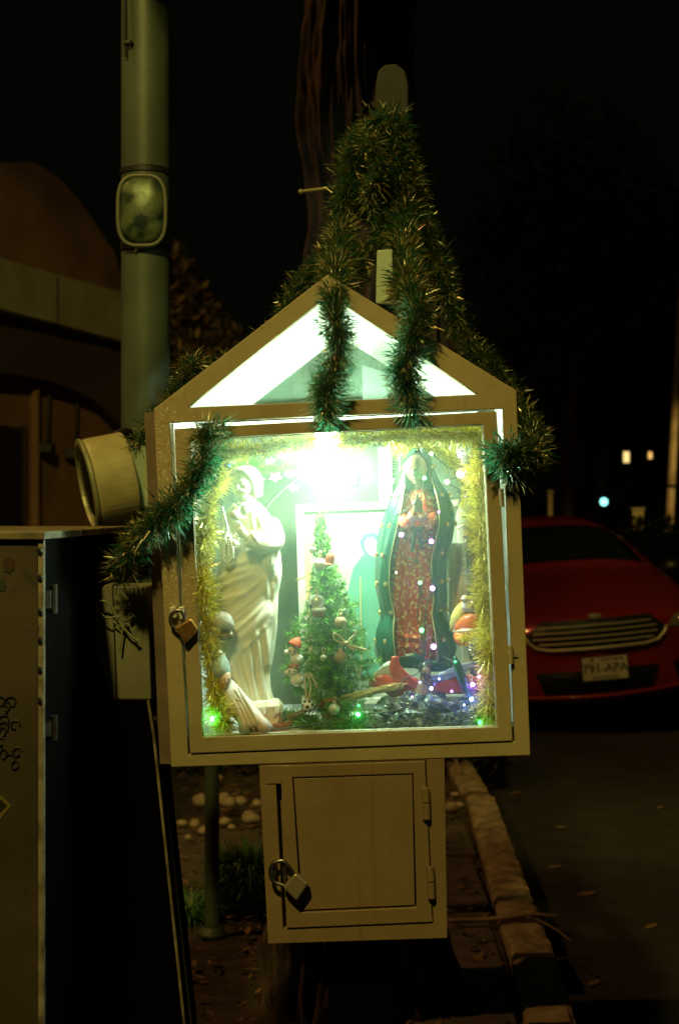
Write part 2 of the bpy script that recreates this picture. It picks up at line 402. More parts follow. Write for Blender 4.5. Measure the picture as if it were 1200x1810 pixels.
for i, (px, py, rx, rz) in enumerate(rocks):
    Y = (CAMH - .12) * F / (py + rz - 905); p = at(px, py, Y); q = Y / F * 1.0; mb = MB()
    mb.ball(p, (rx * q, rx * q * .8, rz * q), 12, 8, fn=lambda u: 1 + .25 * noise.noise(u * 1.7 + Vector((i, 0, 0))))
    side = rside(px)
    single('rock', '%s %s pale rock on the dark soil %s' % (rwords[rocks[i]], 'big' if rx > 12 else 'small', side), 'rock', mb, rock_m, (p.x, p.y, .1), group='pale rocks ' + side, smooth=True)
mb = MB()
for i in range(2600):
    Y = random.uniform(3.2, 8.5); X = KX(Y) - random.uniform(.02, 2.0); z = .125 + random.random() * .015
    a = random.uniform(0, 6.28); l = random.uniform(.008, .028); wd_ = l * random.uniform(.25, .5)
    d = Vector((math.cos(a), math.sin(a), random.uniform(-.3, .4))) * l; e = Vector((-math.sin(a), math.cos(a), random.uniform(-.3, .3))) * wd_
    p = Vector((X, Y, z)); mb.add([p - d, p + e, p + d, p - e], [(0, 1, 2, 3)])
setp(link_mesh('leaf_litter', mb, mat('dry_leaves', (.14, .09, .04), .9, island=.7)), 'scattered dry leaves and twigs on the dark soil', 'leaf litter', kind='stuff')
leafm = mat('dry_leaf_pale', (.15, .10, .05), .8)
leaves = ((990, 1465, .03), (978, 1536, .035), (1036, 1583, .04), (1150, 1641, .03), (911, 1405, .03), (1165, 1430, .025), (905, 1740, .035), (1048, 1742, .03))
for i, (px, py, l) in enumerate(leaves):
    Y = CAMH * F / (py - 905); p = at(px, py, Y); a = random.uniform(-.6, .6); mb = MB()
    d = Vector((math.cos(a), math.sin(a), .15)) * l; e = Vector((-math.sin(a), math.cos(a), .3)) * l * .35; p.z = .008
    mb.add([p - d, p - d * .3 + e, p + d * .6 + e * .6, p + d, p + d * .3 - e, p - d * .6 - e * .6], [(0, 1, 2, 3), (0, 3, 4, 5)])
    single('fallen_leaf', rank(leaves)[i] + ' of the small dry leaves lying on the dark asphalt', 'leaf', mb, leafm, p, group='dry leaves on the asphalt', solid=.002)
# grass tuft
def grass(name, label, px, py, Y, R, n, h, m, cat='grass tuft'):
    mb = MB(); c = at(px, py, Y); c.z = .10
    for i in range(n):
        a = random.uniform(0, 6.28); r = R * random.random() ** .6 * .6; b = c + Vector((math.cos(a) * r, math.sin(a) * r, 0))
        o_ = Vector((math.cos(a), math.sin(a), 0)) * random.uniform(.1, 1) * R; hh = h * random.uniform(.5, 1)
        s_ = Vector((-math.sin(a), math.cos(a), 0)) * .004
        p1 = b + o_ * .35 + Vector((0, 0, hh * .7)); p2 = b + o_ + Vector((0, 0, hh * random.uniform(.5, 1)))
        mb.add([b - s_, b + s_, p1 + s_, p1 - s_, p2], [(0, 1, 2, 3), (3, 2, 4)])
    return single(name, label, cat, mb, m, c)
GRASS = mat('grass_blades', (.05, .13, .03), .5, island=.5)
grass('grass_tuft', 'bushy green grass tuft beside the left edge of the cupboard', 440, 1560, 5.0, .16, 900, .28, GRASS)
grass('grass_tuft', 'low dark weeds between the green post and dark pedestal', 335, 1600, 4.9, .16, 420, .10, GRASS)
grass('grass_tuft', 'thin weeds growing on the paving right of the tree roots', 800, 1720, 4.1, .12, 300, .06, GRASS)
mb = MB()
for i in range(3200):
    px = random.uniform(290, 900); Yy = random.uniform(7.6, 8.4); p = at(px, 0, Yy); p.z = .1 + random.random() ** 1.3 * .85 * (.6 + .4 * noise.noise(Vector((p.x * 2, 0, 0))))
    d = Vector((random.gauss(0, 1), random.gauss(0, 1), random.gauss(0, .7))).normalized() * .05; e = d.cross(Vector((random.random(), random.random(), 1))).normalized() * .018
    mb.add([p - d, p + e, p + d, p - e], [(0, 1, 2, 3)])
single('shrub', 'dark leafy low shrub on the bed behind the shrine post', 'shrub', mb, LEAF, at(600, 1400, 8) * Vector((1, 1, 0)) if False else (0, 8, .1))
# thin branches
br = mat('dead_branch', (.30, .22, .12), .9)
mb = MB(); mb.tube(cr([at(790, 1628, 4.72) , at(850, 1626, 4.74), at(900, 1622, 4.70), at(950, 1618, 4.75), at(985, 1620, 4.75)], 5), [.008] * 16 + [.007 - i * .001 for i in range(5)], 7)
mb.tube(cr([at(930, 1620, 4.72), at(958, 1630, 4.72), at(985, 1645, 4.6), at(1010, 1665, 4.55)], 4), .0025, 5)
single('fallen_branch', 'long thin dead branch lying across the pavement and kerb', 'branch', mb, br, at(790, 1628, 4.7), smooth=True)
mb = MB(); mb.tube(cr([at(806, 1345, 7.4), at(812, 1372, 7.3), at(820, 1402, 7.2)], 4), .010, 6)
single('twig', 'pale broken stick leaning at the far kerb stone', 'twig', mb, br, at(820, 1402, 7.2))
mb = MB(); mb.tube([S(597, 1660, .1), S(600, 1690, .1), S(608, 1715, .11), S(613, 1740, .12)], .003, 5)
single('hanging_wire', 'longer pale wire end hanging under the cupboard', 'wire', mb, br, S(597, 1660, .1), M=MS)
mb = MB(); mb.tube([S(661, 1655, .1), S(660, 1670, .1), S(662, 1685, .1)], .003, 5)
single('hanging_wire', 'short pale wire end under the cupboard, right of the longer one', 'wire', mb, br, S(661, 1655, .1), M=MS)

# ---------------------------------------------------------------- tree behind the shrine
tt = Thing('tree', 'thick rough-barked tree trunk wrapped in green garlands behind the shrine', 'tree', (0.06, 4.05, .08))
rowsT = [(-700, 560, 715), (-300, 552, 712), (0, 545, 712), (130, 538, 716), (250, 538, 728), (330, 546, 740), (400, 550, 764), (500, 535, 790), (640, 520, 800), (900, 512, 790), (1300, 515, 770), (1550, 505, 770), (1700, 488, 785), (1780, 465, 800), (1850, 425, 845), (1900, 395, 880)]
R_ = interp_rows(rowsT, 300); rings = []
for py, l, r in R_:
    c = at((l + r) / 2, py, 4.05); hw = (r - l) / 2 * 4.05 / F; ring = []
    for j in range(220):
        q = 2 * math.pi * j / 220; z = c.z
        k = 1 + .10 * noise.noise(Vector((math.cos(q) * 1.3, math.sin(q) * 1.3, z * .9))) + .07 * math.sin(5 * q + z * 1.1 + math.sin(z * 2)) 
        rg = abs(noise.noise(Vector((math.cos(q) * 5, math.sin(q) * 5, z * 1.6)))); k += .34 * (rg - .25) + .10 * abs(noise.noise(Vector((math.cos(q) * 9, math.sin(q) * 9, z * 2.2)))) + .07 * noise.noise(Vector((math.cos(q) * 13, math.sin(q) * 13, z * 7))) + .10 * noise.noise(Vector((math.cos(q) * 6, math.sin(q) * 6, z * 11)))
        ring.append(Vector((c.x + hw * k * math.cos(q), 4.05 + hw * k * .85 * math.sin(q), z)))
    rings.append(ring)
mb = MB().loft(rings); tt.part('trunk', mb, BARK, smooth=True)
topz = rings[0][0].z
mb = MB()
for a, l, r in ((0.4, 1.6, .10), (1.9, 1.9, .09), (3.3, 1.7, .11), (4.6, 1.8, .08), (5.5, 1.5, .08)):
    b0 = Vector((.07, 4.05, topz - .35)); d = Vector((math.cos(a), math.sin(a), 1.0)).normalized()
    mb.tube(cr([b0, b0 + d * l * .4, b0 + d * l * .7 + Vector((.1, .05, .0)), b0 + d * l], 5), [r * (1 - .05 * i) for i in range(16)], 10)
tt.part('limb', mb, BARK, smooth=True)
mb = MB()
cl = [(Vector((-.18 + i * .11, 2.75 + .25 * (i % 3), 3.12 + .10 * (i % 2))), .34) for i in range(7)] * 3 + [(Vector((.07 + random.gauss(0, 1.0), 4.2 + random.gauss(0, .9), topz + 1.1 + random.gauss(0, .5))), random.uniform(.25, .55)) for _ in range(46)]
for i in range(14000):
    c, r = random.choice(cl); v = Vector((random.gauss(0, 1), random.gauss(0, 1), random.gauss(0, 1))).normalized() * r * random.random() ** .4; p = c + v
    d = Vector((random.gauss(0, 1), random.gauss(0, 1), random.gauss(0, .6))).normalized() * .07; e = d.cross(Vector((random.random(), random.random(), 1))).normalized() * .03
    mb.add([p - d, p + e, p + d, p - e], [(0, 1, 2, 3)])
tt.part('crown', mb, LEAF, kind='stuff')

# pale tall board between trunk and shrine
mb = MB(); out = [(663, 560), (661, 300), (664, 150), (668, 125), (680, 114), (700, 112), (716, 124), (722, 150), (722, 208), (716, 300), (704, 560)]
mb.prism([at(x, y, 3.02) for x, y in out], [at(x, y, 3.02) + Vector((0, .03, 0)) for x, y in out])
single('board', 'tall pale round-topped board rising behind the gable, half hidden by garlands', 'board', mb, mat('pale_board', (.022, .026, .022), .7, col2=(.016, .018, .016), scale=12), at(690, 560, 3.02), bevel=.004)
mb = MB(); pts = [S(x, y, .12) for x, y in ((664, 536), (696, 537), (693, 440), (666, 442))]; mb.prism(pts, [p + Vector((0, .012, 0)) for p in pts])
single('plate', 'pale upright sheet right of the gable peak, stand-in for the lamplit board foot', 'light stand-in', mb, mat('lamplit_board_end', (.45, .58, .48), .5), pts[0], M=MS, bevel=.002)  # added sheet, its pale green is the lamplight on the board's lower end
mb = MB(); mb.tube(cr([at(532, 339, 3.0), at(570, 334, 2.98), at(612, 328, 2.97)], 4), .0042, 7); mb.tube(cr([at(612, 326, 2.97), at(617, 360, 2.96), at(626, 414, 2.95)], 4), .0034, 7); mb.ball(at(532, 339, 3.0), .006, 8, 6)
single('bracket_rod', 'thin bent metal rod forming a corner above the gable', 'rod', mb, mat('dull_rod', (.25, .26, .14), .5, .4), at(626, 414, 2.95), smooth=True)

# ---------------------------------------------------------------- left: pole, meters, cabinets
PY = 3.40
pl = Thing('utility_pole', 'tall smooth round pole rising past the frame left of the shrine', 'pole', (at(258, 0, PY).x, PY, .08))
cx = at(258, 0, PY).x; rp = 43 * PY / F
mb = MB(); mb.lathe((cx, PY, 0), [(rp * 1.0, .08), (rp, 1.0), (rp, 2.3), (rp * .97, 4.5), (rp * .93, 7)], 40); pl.part('shaft', mb, GALV, smooth=True)
mb = MB(); mb.lathe((cx, PY, at(0, 306, PY).z), [(rp * 1.02, -.008), (rp * 1.05, -.006), (rp * 1.05, .006), (rp * 1.02, .008)], 40); pl.part('strap', mb, BLACK)
mb = MB(); mb.lathe((cx, PY, at(0, 440, PY).z), [(rp * 1.02, -.008), (rp * 1.05, -.006), (rp * 1.05, .006), (rp * 1.02, .008)], 40); pl.part('strap', mb, BLACK)
mb = MB(); mb.tube([at(222, -60, PY - .05), at(222, 60, PY - .055), at(224, 100, PY - .055)], .004, 6); mb.ball(at(228, 76, PY - rp), (.012, .008, .008), 10, 6)
pl.part('cable_clip', mb, BLACK)
# convex mirror-like plate on the pole
mr_ = Thing('mirror', 'small rounded convex mirror strapped on the pole', 'mirror', at(251, 440, PY - rp - .02))
def rrect(cx_, cy_, hw, hh, e, n=48): return [(cx_ + hw * math.copysign(abs(math.cos(t)) ** e, math.cos(t)), cy_ + hh * math.copysign(abs(math.sin(t)) ** e, math.sin(t))) for t in [2 * math.pi * i / n for i in range(n)]]
yb = PY - rp - .012; mb = MB(); ringsm = []
for k in range(9):
    s_ = math.cos(k / 8 * math.pi / 2); dd = math.sin(k / 8 * math.pi / 2) * .022
    ringsm.append([at(x, y, yb - dd) for x, y in rrect(251, 372, 40 * max(s_, .02), 60 * max(s_, .02), .62)])
mb.loft(ringsm)
mirm, nt, b = new_mat('mirror_glass'); b.inputs['Metallic'].default_value = .3; b.inputs['Roughness'].default_value = .42
tc = nt.nodes.new('ShaderNodeTexCoord'); n_ = nt.nodes.new('ShaderNodeTexNoise'); n_.inputs['Scale'].default_value = 22; n_.inputs['Detail'].default_value = 4; nt.links.new(tc.outputs['Object'], n_.inputs[0])
r_ = nt.nodes.new('ShaderNodeValToRGB'); e = r_.color_ramp.elements; e[0].position = .42; e[0].color = (.01, .03, .025, 1); e[1].position = .58; e[1].color = (.12, .17, .09, 1)
nt.links.new(n_.outputs['Fac'], r_.inputs[0]); nt.links.new(r_.outputs[0], b.inputs['Base Color']); MATS['mirror_glass'] = mirm
mr_.part('face', mb, mirm, smooth=True)
mb = MB(); mb.tube([at(x, y, yb - .002) for x, y in rrect(251, 372, 42, 62, .62)], .005, 8, closed=True); mr_.part('rim', mb, mat('pale_rim', (.14, .16, .11), .5), smooth=True)
mb = MB(); mb.tube([at(246, 434, yb), at(240, 444, yb + .01), at(243, 452, yb + .02)], .004, 6); mr_.part('clip', mb, mat('pale_rim', (0, 0, 0)))

# round meter drum
dr = Thing('electricity_meter', 'round drum-shaped electricity meter mounted on the pole', 'meter', at(200, 930, 3.22))
c0, c1 = at(168, 851, 3.10), at(222, 846, 3.26); ax = (Vector((-.93, -.30, -.20))).normalized()
cen = at(196, 850, 3.22); q_ = ax.to_track_quat('Z', 'Y').to_matrix().to_4x4()
R0 = 82 * 3.2 / F
mb = MB(); mb.lathe(cen - ax * .045, [(R0 * .96, 0), (R0, .004), (R0, .085), (R0 * .97, .092)], 48, M=q_)
dr.part('body', mb, mat('meter_yellow_paint', (.42, .40, .20), .5, col2=(.32, .30, .14), scale=20, bump=.1), smooth=False, bevel=.002)
mb = MB(); mb.lathe(cen - ax * .045, [(R0 * .985, .0925), (R0 * 1.02, .095), (R0 * 1.02, .102), (R0 * .9, .104), (R0 * .88, .096)], 48, M=q_)
dr.part('rim', mb, mat('meter_rim', (.30, .32, .20), .4, .3), bevel=.001)
mb = MB(); mb.lathe(cen - ax * .045, [(R0 * .87, .0945), (R0 * .6, .100), (.001, .103)], 48, M=q_); dr.part('glass_face', mb, mat('meter_dark_glass', (.01, .014, .008), .2), smooth=True)
mb = MB(); mb.box((-.055, -.075, -.035), (.055, .065, .0), Matrix.Translation(cen - ax * .05) @ q_); dr.part('socket_box', mb, mat('meter_socket', (.38, .48, .30), .5), bevel=.004)
mb = MB(); mb.tube(cr([at(205, 772, 3.25), at(222, 764, 3.28), at(240, 775, 3.33), at(246, 800, 3.36)], 4), .012, 8); dr.part('cable', mb, BLACK, smooth=True)

# grey junction boxes with looping wires, beside the shrine's left wall
jb = Thing('junction_box', 'grey metal junction box with tangled wires against the shrine wall', 'junction box', at(215, 1237, 2.66))
G_ = mat('junction_grey', (.20, .21, .15), .55, col2=(.15, .15, .10), scale=10, bump=.1)
def flat(mb, poly, Y0, Y1): return mb.prism([at(x, y, Y0) for x, y in poly], [at(x, y, Y0) + Vector((0, Y1 - Y0, 0)) for x, y in poly])
mb = flat(MB(), [(200, 1036), (261, 1036), (268, 1237), (208, 1237)], 2.62, 2.74); jb.part('body', mb, G_, bevel=.003)
mb = flat(MB(), [(186, 1033), (199, 1033), (206, 1240), (194, 1238), (186, 1200), (172, 1165), (168, 1110), (165, 1070), (172, 1050)], 2.63, 2.70); jb.part('side_cover', mb, G_, bevel=.003)
mb = MB(); WY = 2.605
mb.tube(cr([at(172, 1080, WY), at(170, 1068, WY), at(183, 1062, WY), at(198, 1072, WY), at(206, 1090, WY), at(212, 1100, WY), at(226, 1118, WY), at(238, 1128, WY), at(246, 1134, WY)], 6), .0022, 6)
mb.tube(cr([at(176, 1082, WY), at(190, 1092, WY), at(205, 1090, WY), at(222, 1096, WY), at(232, 1084, WY), at(240, 1092, WY)], 6), .0018, 6)
mb.tube(cr([at(212, 1150, WY), at(216, 1118, WY), at(222, 1100, WY), at(236, 1088, WY)], 6), .002, 6)
mb.tube(cr([at(200, 1098, WY), at(214, 1108, WY), at(228, 1104, WY), at(242, 1136, WY)], 6), .0016, 6)
jb.part('wire', mb, mat('wire_grey', (.22, .24, .14), .5), smooth=True)

# big utility cabinet at the left edge
cb = Thing('utility_cabinet', 'big scuffed steel utility cabinet at the left edge of the pavement', 'cabinet', (-.75, 2.6, .08))
xR = at(77, 0, 2.2).x; ztop = at(0, 940, 2.2).z
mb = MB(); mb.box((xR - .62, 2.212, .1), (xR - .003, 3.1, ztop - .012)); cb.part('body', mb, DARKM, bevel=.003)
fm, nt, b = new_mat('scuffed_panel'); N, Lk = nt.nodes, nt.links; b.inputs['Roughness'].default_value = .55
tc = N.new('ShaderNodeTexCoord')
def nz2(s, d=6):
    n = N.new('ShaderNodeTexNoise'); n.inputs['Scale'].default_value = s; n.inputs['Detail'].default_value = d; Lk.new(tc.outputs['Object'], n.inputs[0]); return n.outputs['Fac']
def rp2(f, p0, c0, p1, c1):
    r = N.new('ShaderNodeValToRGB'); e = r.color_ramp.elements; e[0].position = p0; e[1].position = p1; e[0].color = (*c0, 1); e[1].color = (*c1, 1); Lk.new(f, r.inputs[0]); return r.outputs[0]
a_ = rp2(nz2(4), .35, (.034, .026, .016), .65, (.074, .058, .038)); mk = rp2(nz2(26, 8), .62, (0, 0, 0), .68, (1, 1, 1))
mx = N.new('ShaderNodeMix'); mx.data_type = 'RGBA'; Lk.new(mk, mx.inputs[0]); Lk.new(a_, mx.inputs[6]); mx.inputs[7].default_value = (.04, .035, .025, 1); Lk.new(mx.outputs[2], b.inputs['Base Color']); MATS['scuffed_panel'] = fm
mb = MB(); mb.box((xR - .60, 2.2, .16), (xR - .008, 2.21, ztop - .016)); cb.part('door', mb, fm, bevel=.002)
mb = MB(); mb.box((xR - .007, 2.197, .1), (xR + .001, 2.211, ztop - .013)); cb.part('edge_trim', mb, mat('pale_trim', (.32, .29, .20), .5, col2=(.12, .09, .06), scale=30))
mb = MB(); mb.box((xR - .63, 2.19, ztop - .012), (xR + .004, 3.11, ztop)); cb.part('top_plate', mb, mat('top_plate', (.28, .25, .13), .6, col2=(.06, .05, .03), scale=18), bevel=.002)
for py in (975, 1022, 1082, 1133, 1185, 1240):
    p = at(70, py, 2.19); mb = MB(); mb.ball(p + Vector((0, .006, 0)), (.004, .004, .006), 8, 6); cb.part('rivet', mb, BLACK)
for (py, hh) in ((1060, 26), (1290, 22)):
    mb = MB(); p = at(84, py, 2.22); p.x = xR + .008; z0 = p.z; q = hh * 2.2 / F; mb.tube([(p.x, 2.24, z0 - q), (p.x, 2.24, z0 + q)], .006, 10); mb.box((xR - .002, 2.225, z0 - q * .6), (xR + .006, 2.262, z0 + q * .6)); cb.part('hinge', mb, STEEL)
# stickers and scribble on the door
def decal(nm, poly, m, Y=2.1985):
    mb = flat(MB(), poly, Y, Y + .0008); return cb.part(nm, mb, m)
decal('sticker', [(6, 1000), (8, 988), (18, 984), (27, 988), (26, 1004), (18, 1013), (8, 1010)], mat('sticker_dark', (.06, .025, .02), .5, col2=(.02, .05, .03), scale=60))
decal('sticker', [(-4, 1026), (6, 1024), (12, 1034), (8, 1044), (-4, 1046)], mat('sticker_green', (.03, .05, .03), .5))
decal('sticker', [(-8, 1400), (0, 1404), (21, 1424), (0, 1450), (-8, 1455)], mat('sticker_yellow', (.14, .12, .02), .5)); 
decal('sticker', [(-8, 1412), (0, 1412), (13, 1424), (0, 1436), (-8, 1440)], mat('sticker_black', (.015, .012, .01), .5), Y=2.1975)
mb = MB()
for s_ in range(13):
    x0, y0 = random.uniform(-2, 30), random.uniform(1232, 1355); pts = []
    a0 = random.uniform(0, 6)
    for k in range(7): pts.append(at(x0 + 9 * math.cos(a0 + k * .9) * (1 - k * .06) + k * .8, y0 + 8 * math.sin(a0 + k * .9), 2.198))
    mb.tube(cr(pts, 3), .0012, 4)
cb.part('scribble', mb, BLACK)

# dark pedestal with a slanting edge, under the junction box
pd = Thing('pedestal', 'black sheet-metal pedestal with a slanting right edge below the junction box', 'pedestal', at(220, 1812, 2.62))
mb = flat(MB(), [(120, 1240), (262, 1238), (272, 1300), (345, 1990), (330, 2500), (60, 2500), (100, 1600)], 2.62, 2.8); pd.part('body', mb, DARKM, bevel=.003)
mb = MB(); mb.tube([at(262, 1238, 2.612), at(272, 1300, 2.612), at(345, 1990, 2.612)], .0028, 6); pd.part('edge_strip', mb, mat('pale_trim', (0, 0, 0)))
mb = MB(); mb.tube([at(272, 1240, 2.66), at(283, 1345, 2.66), at(355, 1990, 2.66)], .006, 8); pd.part('conduit', mb, mat('conduit_dark', (.04, .035, .03), .6))
# thin green post
mb = MB(); p = at(375, 1640, 4.7); mb.lathe((p.x, 4.7, 0), [(.024, .08), (.024, 1.6)], 16); mb.lathe((p.x, 4.7, 0), [(.05, .09), (.05, .11), (.03, .13)], 16)
single('post', 'slim dark green metal post standing left of the cupboard', 'post', mb, mat('green_post', (.05, .075, .045), .5, col2=(.035, .05, .03), scale=10), (p.x, 4.7, .09), smooth=False)

# ---------------------------------------------------------------- the shrine case
sh = Thing('street_shrine', 'beige metal street shrine case with glass door, pointed gable and lower cupboard', 'shrine', BASE, M=MS)
DEP = .40
def bar(name, poly, d0=0., d1=.022, m=PAINT, parent=None, bv=.0016): return sh.part(name, MB().slab(poly, d0, d1), m, parent, bevel=bv)
def plate(name, pts, faces, d0, d1, m=PAINT, parent=None, bv=.0016):
    """one welded flat frame: photo points and faces; open edges get side walls"""
    P_ = [S(x, y, 0) for x, y in pts]; n = len(P_); vs = [Vector((p.x, d0, p.z)) for p in P_] + [Vector((p.x, d1, p.z)) for p in P_]
    def area(f): return sum(P_[f[i]].x * P_[f[(i + 1) % len(f)]].z - P_[f[(i + 1) % len(f)]].x * P_[f[i]].z for i in range(len(f)))
    faces = [f if area(f) > 0 else f[::-1] for f in faces]; ed = {}
    for f in faces:
        for i in range(len(f)): ed[(f[i], f[(i + 1) % len(f)])] = 1
    fs = [tuple(f) for f in faces] + [tuple(i + n for i in f[::-1]) for f in faces] + [(b_, a_, a_ + n, b_ + n) for a_, b_ in ed if (b_, a_) not in ed]
    mb = MB(); mb.add(vs, fs); return sh.part(name, mb, m, parent, bevel=bv)
RING = [[0, 1, 5, 4], [1, 2, 6, 5], [2, 3, 7, 6], [3, 0, 4, 7]]
# outer frame, one welded piece
plate('frame', [(303, 1356), (937, 1335), (912, 690), (579, 485), (272, 723), (333, 1334), (909, 1311), (888, 722), (300, 747), (332, 720), (843, 697), (582, 521)],
      [[0, 1, 6, 5], [1, 2, 7, 6], [4, 0, 5, 8], [8, 7, 10, 9], [4, 8, 9], [7, 2, 10], [4, 9, 11, 3], [2, 3, 11, 10]], 0, .022)
# gable glass, door
sh.part('gable_glass', MB().slab([(334, 719.5), (581.5, 523), (840, 697)], .010, .013), GLASS2)
dr_ = plate('door', [(309, 758), (877, 727), (905, 1309), (337, 1331), (338, 776), (853, 750), (878, 1284), (359, 1302)], RING, -.004, .016)
sh.part('pane', MB().slab([(337, 776), (853, 750), (879, 1285), (358, 1302)], .004, .007), GLASS, dr_)
mb = MB(); rim_ = [S(x, y, .002) for x, y in ((339, 778), (851.5, 752), (876.5, 1282), (360.5, 1299))]
mb.tube(rim_, .0012, 4, closed=True); sh.part('glazing_bead', mb, mat('pale_bead', (.55, .62, .5), .5), dr_)
# hinges of the glass door
for px, py in ((902, 1157), (886, 880)):
    mb = MB(); mb.tube([S(px - 1, py - 16, -.007), S(px + 1, py + 16, -.007)], .0045, 10); sh.part('hinge', mb, PAINT, dr_)
mb = MB(); mb.tube([S(896, 1158, -.006), S(914, 1157, -.006)], .0015, 6); sh.part('pin', mb, STEEL, dr_)
# body walls
fl_ = [S(275, 726, 0), S(303, 1355, 0)]; fr_ = [S(911, 692, 0), S(936.5, 1334.5, 0)]
def wall(name, front_top, front_bot, dxs, m=PAINT, t=.0025, sgn=1):
    mb = MB(); sect = [(0.024, 0)] + dxs
    rowsA = []
    for d, dx in sect: rowsA.append([Vector((front_top.x + dx, d, front_top.z)), Vector((front_bot.x + dx, d, front_bot.z))])
    rowsB = [[p + Vector((sgn * t, 0, 0)) for p in r] for r in rowsA]
    k = len(sect); vs = [p for r in rowsA for p in r] + [p for r in rowsB for p in r]
    fs = [(2 * i, 2 * i + 1, 2 * i + 3, 2 * i + 2) for i in range(k - 1)] + [(2 * k + 2 * i, 2 * k + 2 * i + 2, 2 * k + 2 * i + 3, 2 * k + 2 * i + 1) for i in range(k - 1)]
    mb.add(vs, fs); return sh.part(name, mb, m)
wall('side_wall', fl_[0], fl_[1], [(.032, -.026), (DEP, -.030)], mat('side_shade_brown', (.20, .15, .10), .6, col2=(.13, .10, .07), scale=12, bump=.2))  # left wall: dimness of a glancing side put into the brown
wall('side_wall', fr_[0], fr_[1], [(.03, 0.0), (DEP, 0.0)], sgn=-1)
# inner lining (white): side panels, floor, back
iL0, iL1 = S(303, 750, 0), S(334, 1330, 0); iR0, iR1 = S(892, 724, 0), S(912, 1308, 0)
fz = S(600, 1302, .0).z
mb = MB(); mb.add([Vector((iL0.x, .02, iL0.z + .02)), Vector((iL1.x, .02, iL1.z)), Vector((iL1.x, DEP - .005, iL1.z)), Vector((iL0.x, DEP - .005, iL0.z + .02))], [(0, 1, 2, 3)]); sh.part('lining', mb, WHITE_IN, solid=.002)
mb = MB(); mb.add([Vector((iR0.x, .02, iR0.z + .02)), Vector((iR1.x, .02, iR1.z)), Vector((iR1.x, DEP - .005, iR1.z)), Vector((iR0.x, DEP - .005, iR0.z + .02))], [(3, 2, 1, 0)]); sh.part('lining', mb, WHITE_IN, solid=.002)
fL, fR = S(336, 1304, 0), S(908, 1285, 0)
floor = sh.part('floor_board', MB().slab([(336, 1304), (908, 1285), (908, 1306), (337, 1328)], .018, DEP), WHITE_IN)
sh.part('base_plate', MB().slab([(305, 1340), (935, 1318), (936, 1334), (304, 1355)], .024, DEP + .003), PAINT)
bk = sh.part('back_panel', MB().slab([(277, 727), (910, 694), (935, 1334), (305, 1354)], DEP, DEP + .004), BACKP)
# roof: two slopes with thickness, white beneath
def slope(pa, pb, name='roof_panel'):
    A, B = S(*pa, 0), S(*pb, 0); n = Vector((B.z - A.z, 0, -(B.x - A.x))).normalized(); n = n if n.z > 0 else -n
    mb = MB(); mb.prism([Vector((A.x, .022, A.z)), Vector((B.x, .022, B.z)), Vector((B.x, .022, B.z)) - n * .003, Vector((A.x, .022, A.z)) - n * .003],
                        [Vector((A.x, DEP + .02, A.z)), Vector((B.x, DEP + .02, B.z)), Vector((B.x, DEP + .02, B.z)) - n * .003, Vector((A.x, DEP + .02, A.z)) - n * .003])
    o = sh.part(name, mb, PAINT)
    mb = MB(); off = n * .006; mb.prism([Vector((A.x, .024, A.z)) - off, Vector((B.x, .024, B.z)) - off, Vector((B.x, .024, B.z)) - off * 1.3, Vector((A.x, .024, A.z)) - off * 1.3],
                        [Vector((A.x, DEP, A.z)) - off, Vector((B.x, DEP, B.z)) - off, Vector((B.x, DEP, B.z)) - off * 1.3, Vector((A.x, DEP, A.z)) - off * 1.3])
    sh.part('ceiling_lining', mb, WHITE_IN, o); return o
slope((268, 723), (579, 484.5)); slope((579, 484.5), (914, 689))
# back gable: frame bars + glass
sh.part('back_gable_rafter', MB().slab([(276, 725), (578, 490), (580, 545), (360, 716)], DEP, DEP + .012), WHITE_IN)
sh.part('back_gable_rafter', MB().slab([(581, 490), (910, 690), (820, 697), (582, 545)], DEP, DEP + .012), WHITE_IN)
sh.part('back_gable_rail', MB().slab([(330, 724), (860, 700), (880, 722), (310, 745)], DEP - .02, DEP - .006), WHITE_IN)
sh.part('back_gable_glass', MB().slab([(362, 715), (580, 546), (819, 697)], DEP + .004, DEP + .007), GLASS2)
sh.part('vent_box', MB().slab([(628, 612), (676, 628), (680, 700), (630, 700)], DEP - .09, DEP - .03), mat('grey_box', (.07, .10, .08), .6), bevel=.003)
# lower cupboard
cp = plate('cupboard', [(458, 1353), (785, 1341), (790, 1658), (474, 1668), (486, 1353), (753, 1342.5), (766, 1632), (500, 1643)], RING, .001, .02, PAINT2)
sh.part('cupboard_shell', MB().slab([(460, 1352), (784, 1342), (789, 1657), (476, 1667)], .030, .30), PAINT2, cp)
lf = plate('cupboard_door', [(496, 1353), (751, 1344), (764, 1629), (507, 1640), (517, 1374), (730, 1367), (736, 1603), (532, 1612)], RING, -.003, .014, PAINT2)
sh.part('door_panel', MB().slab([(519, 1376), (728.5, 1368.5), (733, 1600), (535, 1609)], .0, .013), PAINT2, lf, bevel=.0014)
sh.part('latch_block', MB().slab([(468, 1353), (508, 1352), (509, 1385), (470, 1386)], -.001, .012), PAINT2, lf, bevel=.0014)
for py in (1420, 1560):
    px = 752 + (py - 1420) * .06
    mb = MB(); mb.tube([S(px - 1, py - 28, -.007), S(px + 1, py - 2, -.007)], .007, 12); mb.tube([S(px + 1, py, -.007), S(px + 2, py + 28, -.007)], .007, 12); sh.part('hinge', mb, PAINT2, lf, bevel=.0008)
# standing post under the cupboard, mostly in shadow
sh.part('support_post', MB().box(tuple(S(570, 1662, 0) * Vector((1, 0, 0)) + Vector((0, .08, 0))), (S(690, 1662, 0).x, .16, S(600, 1662, 0).z)), DARKM)

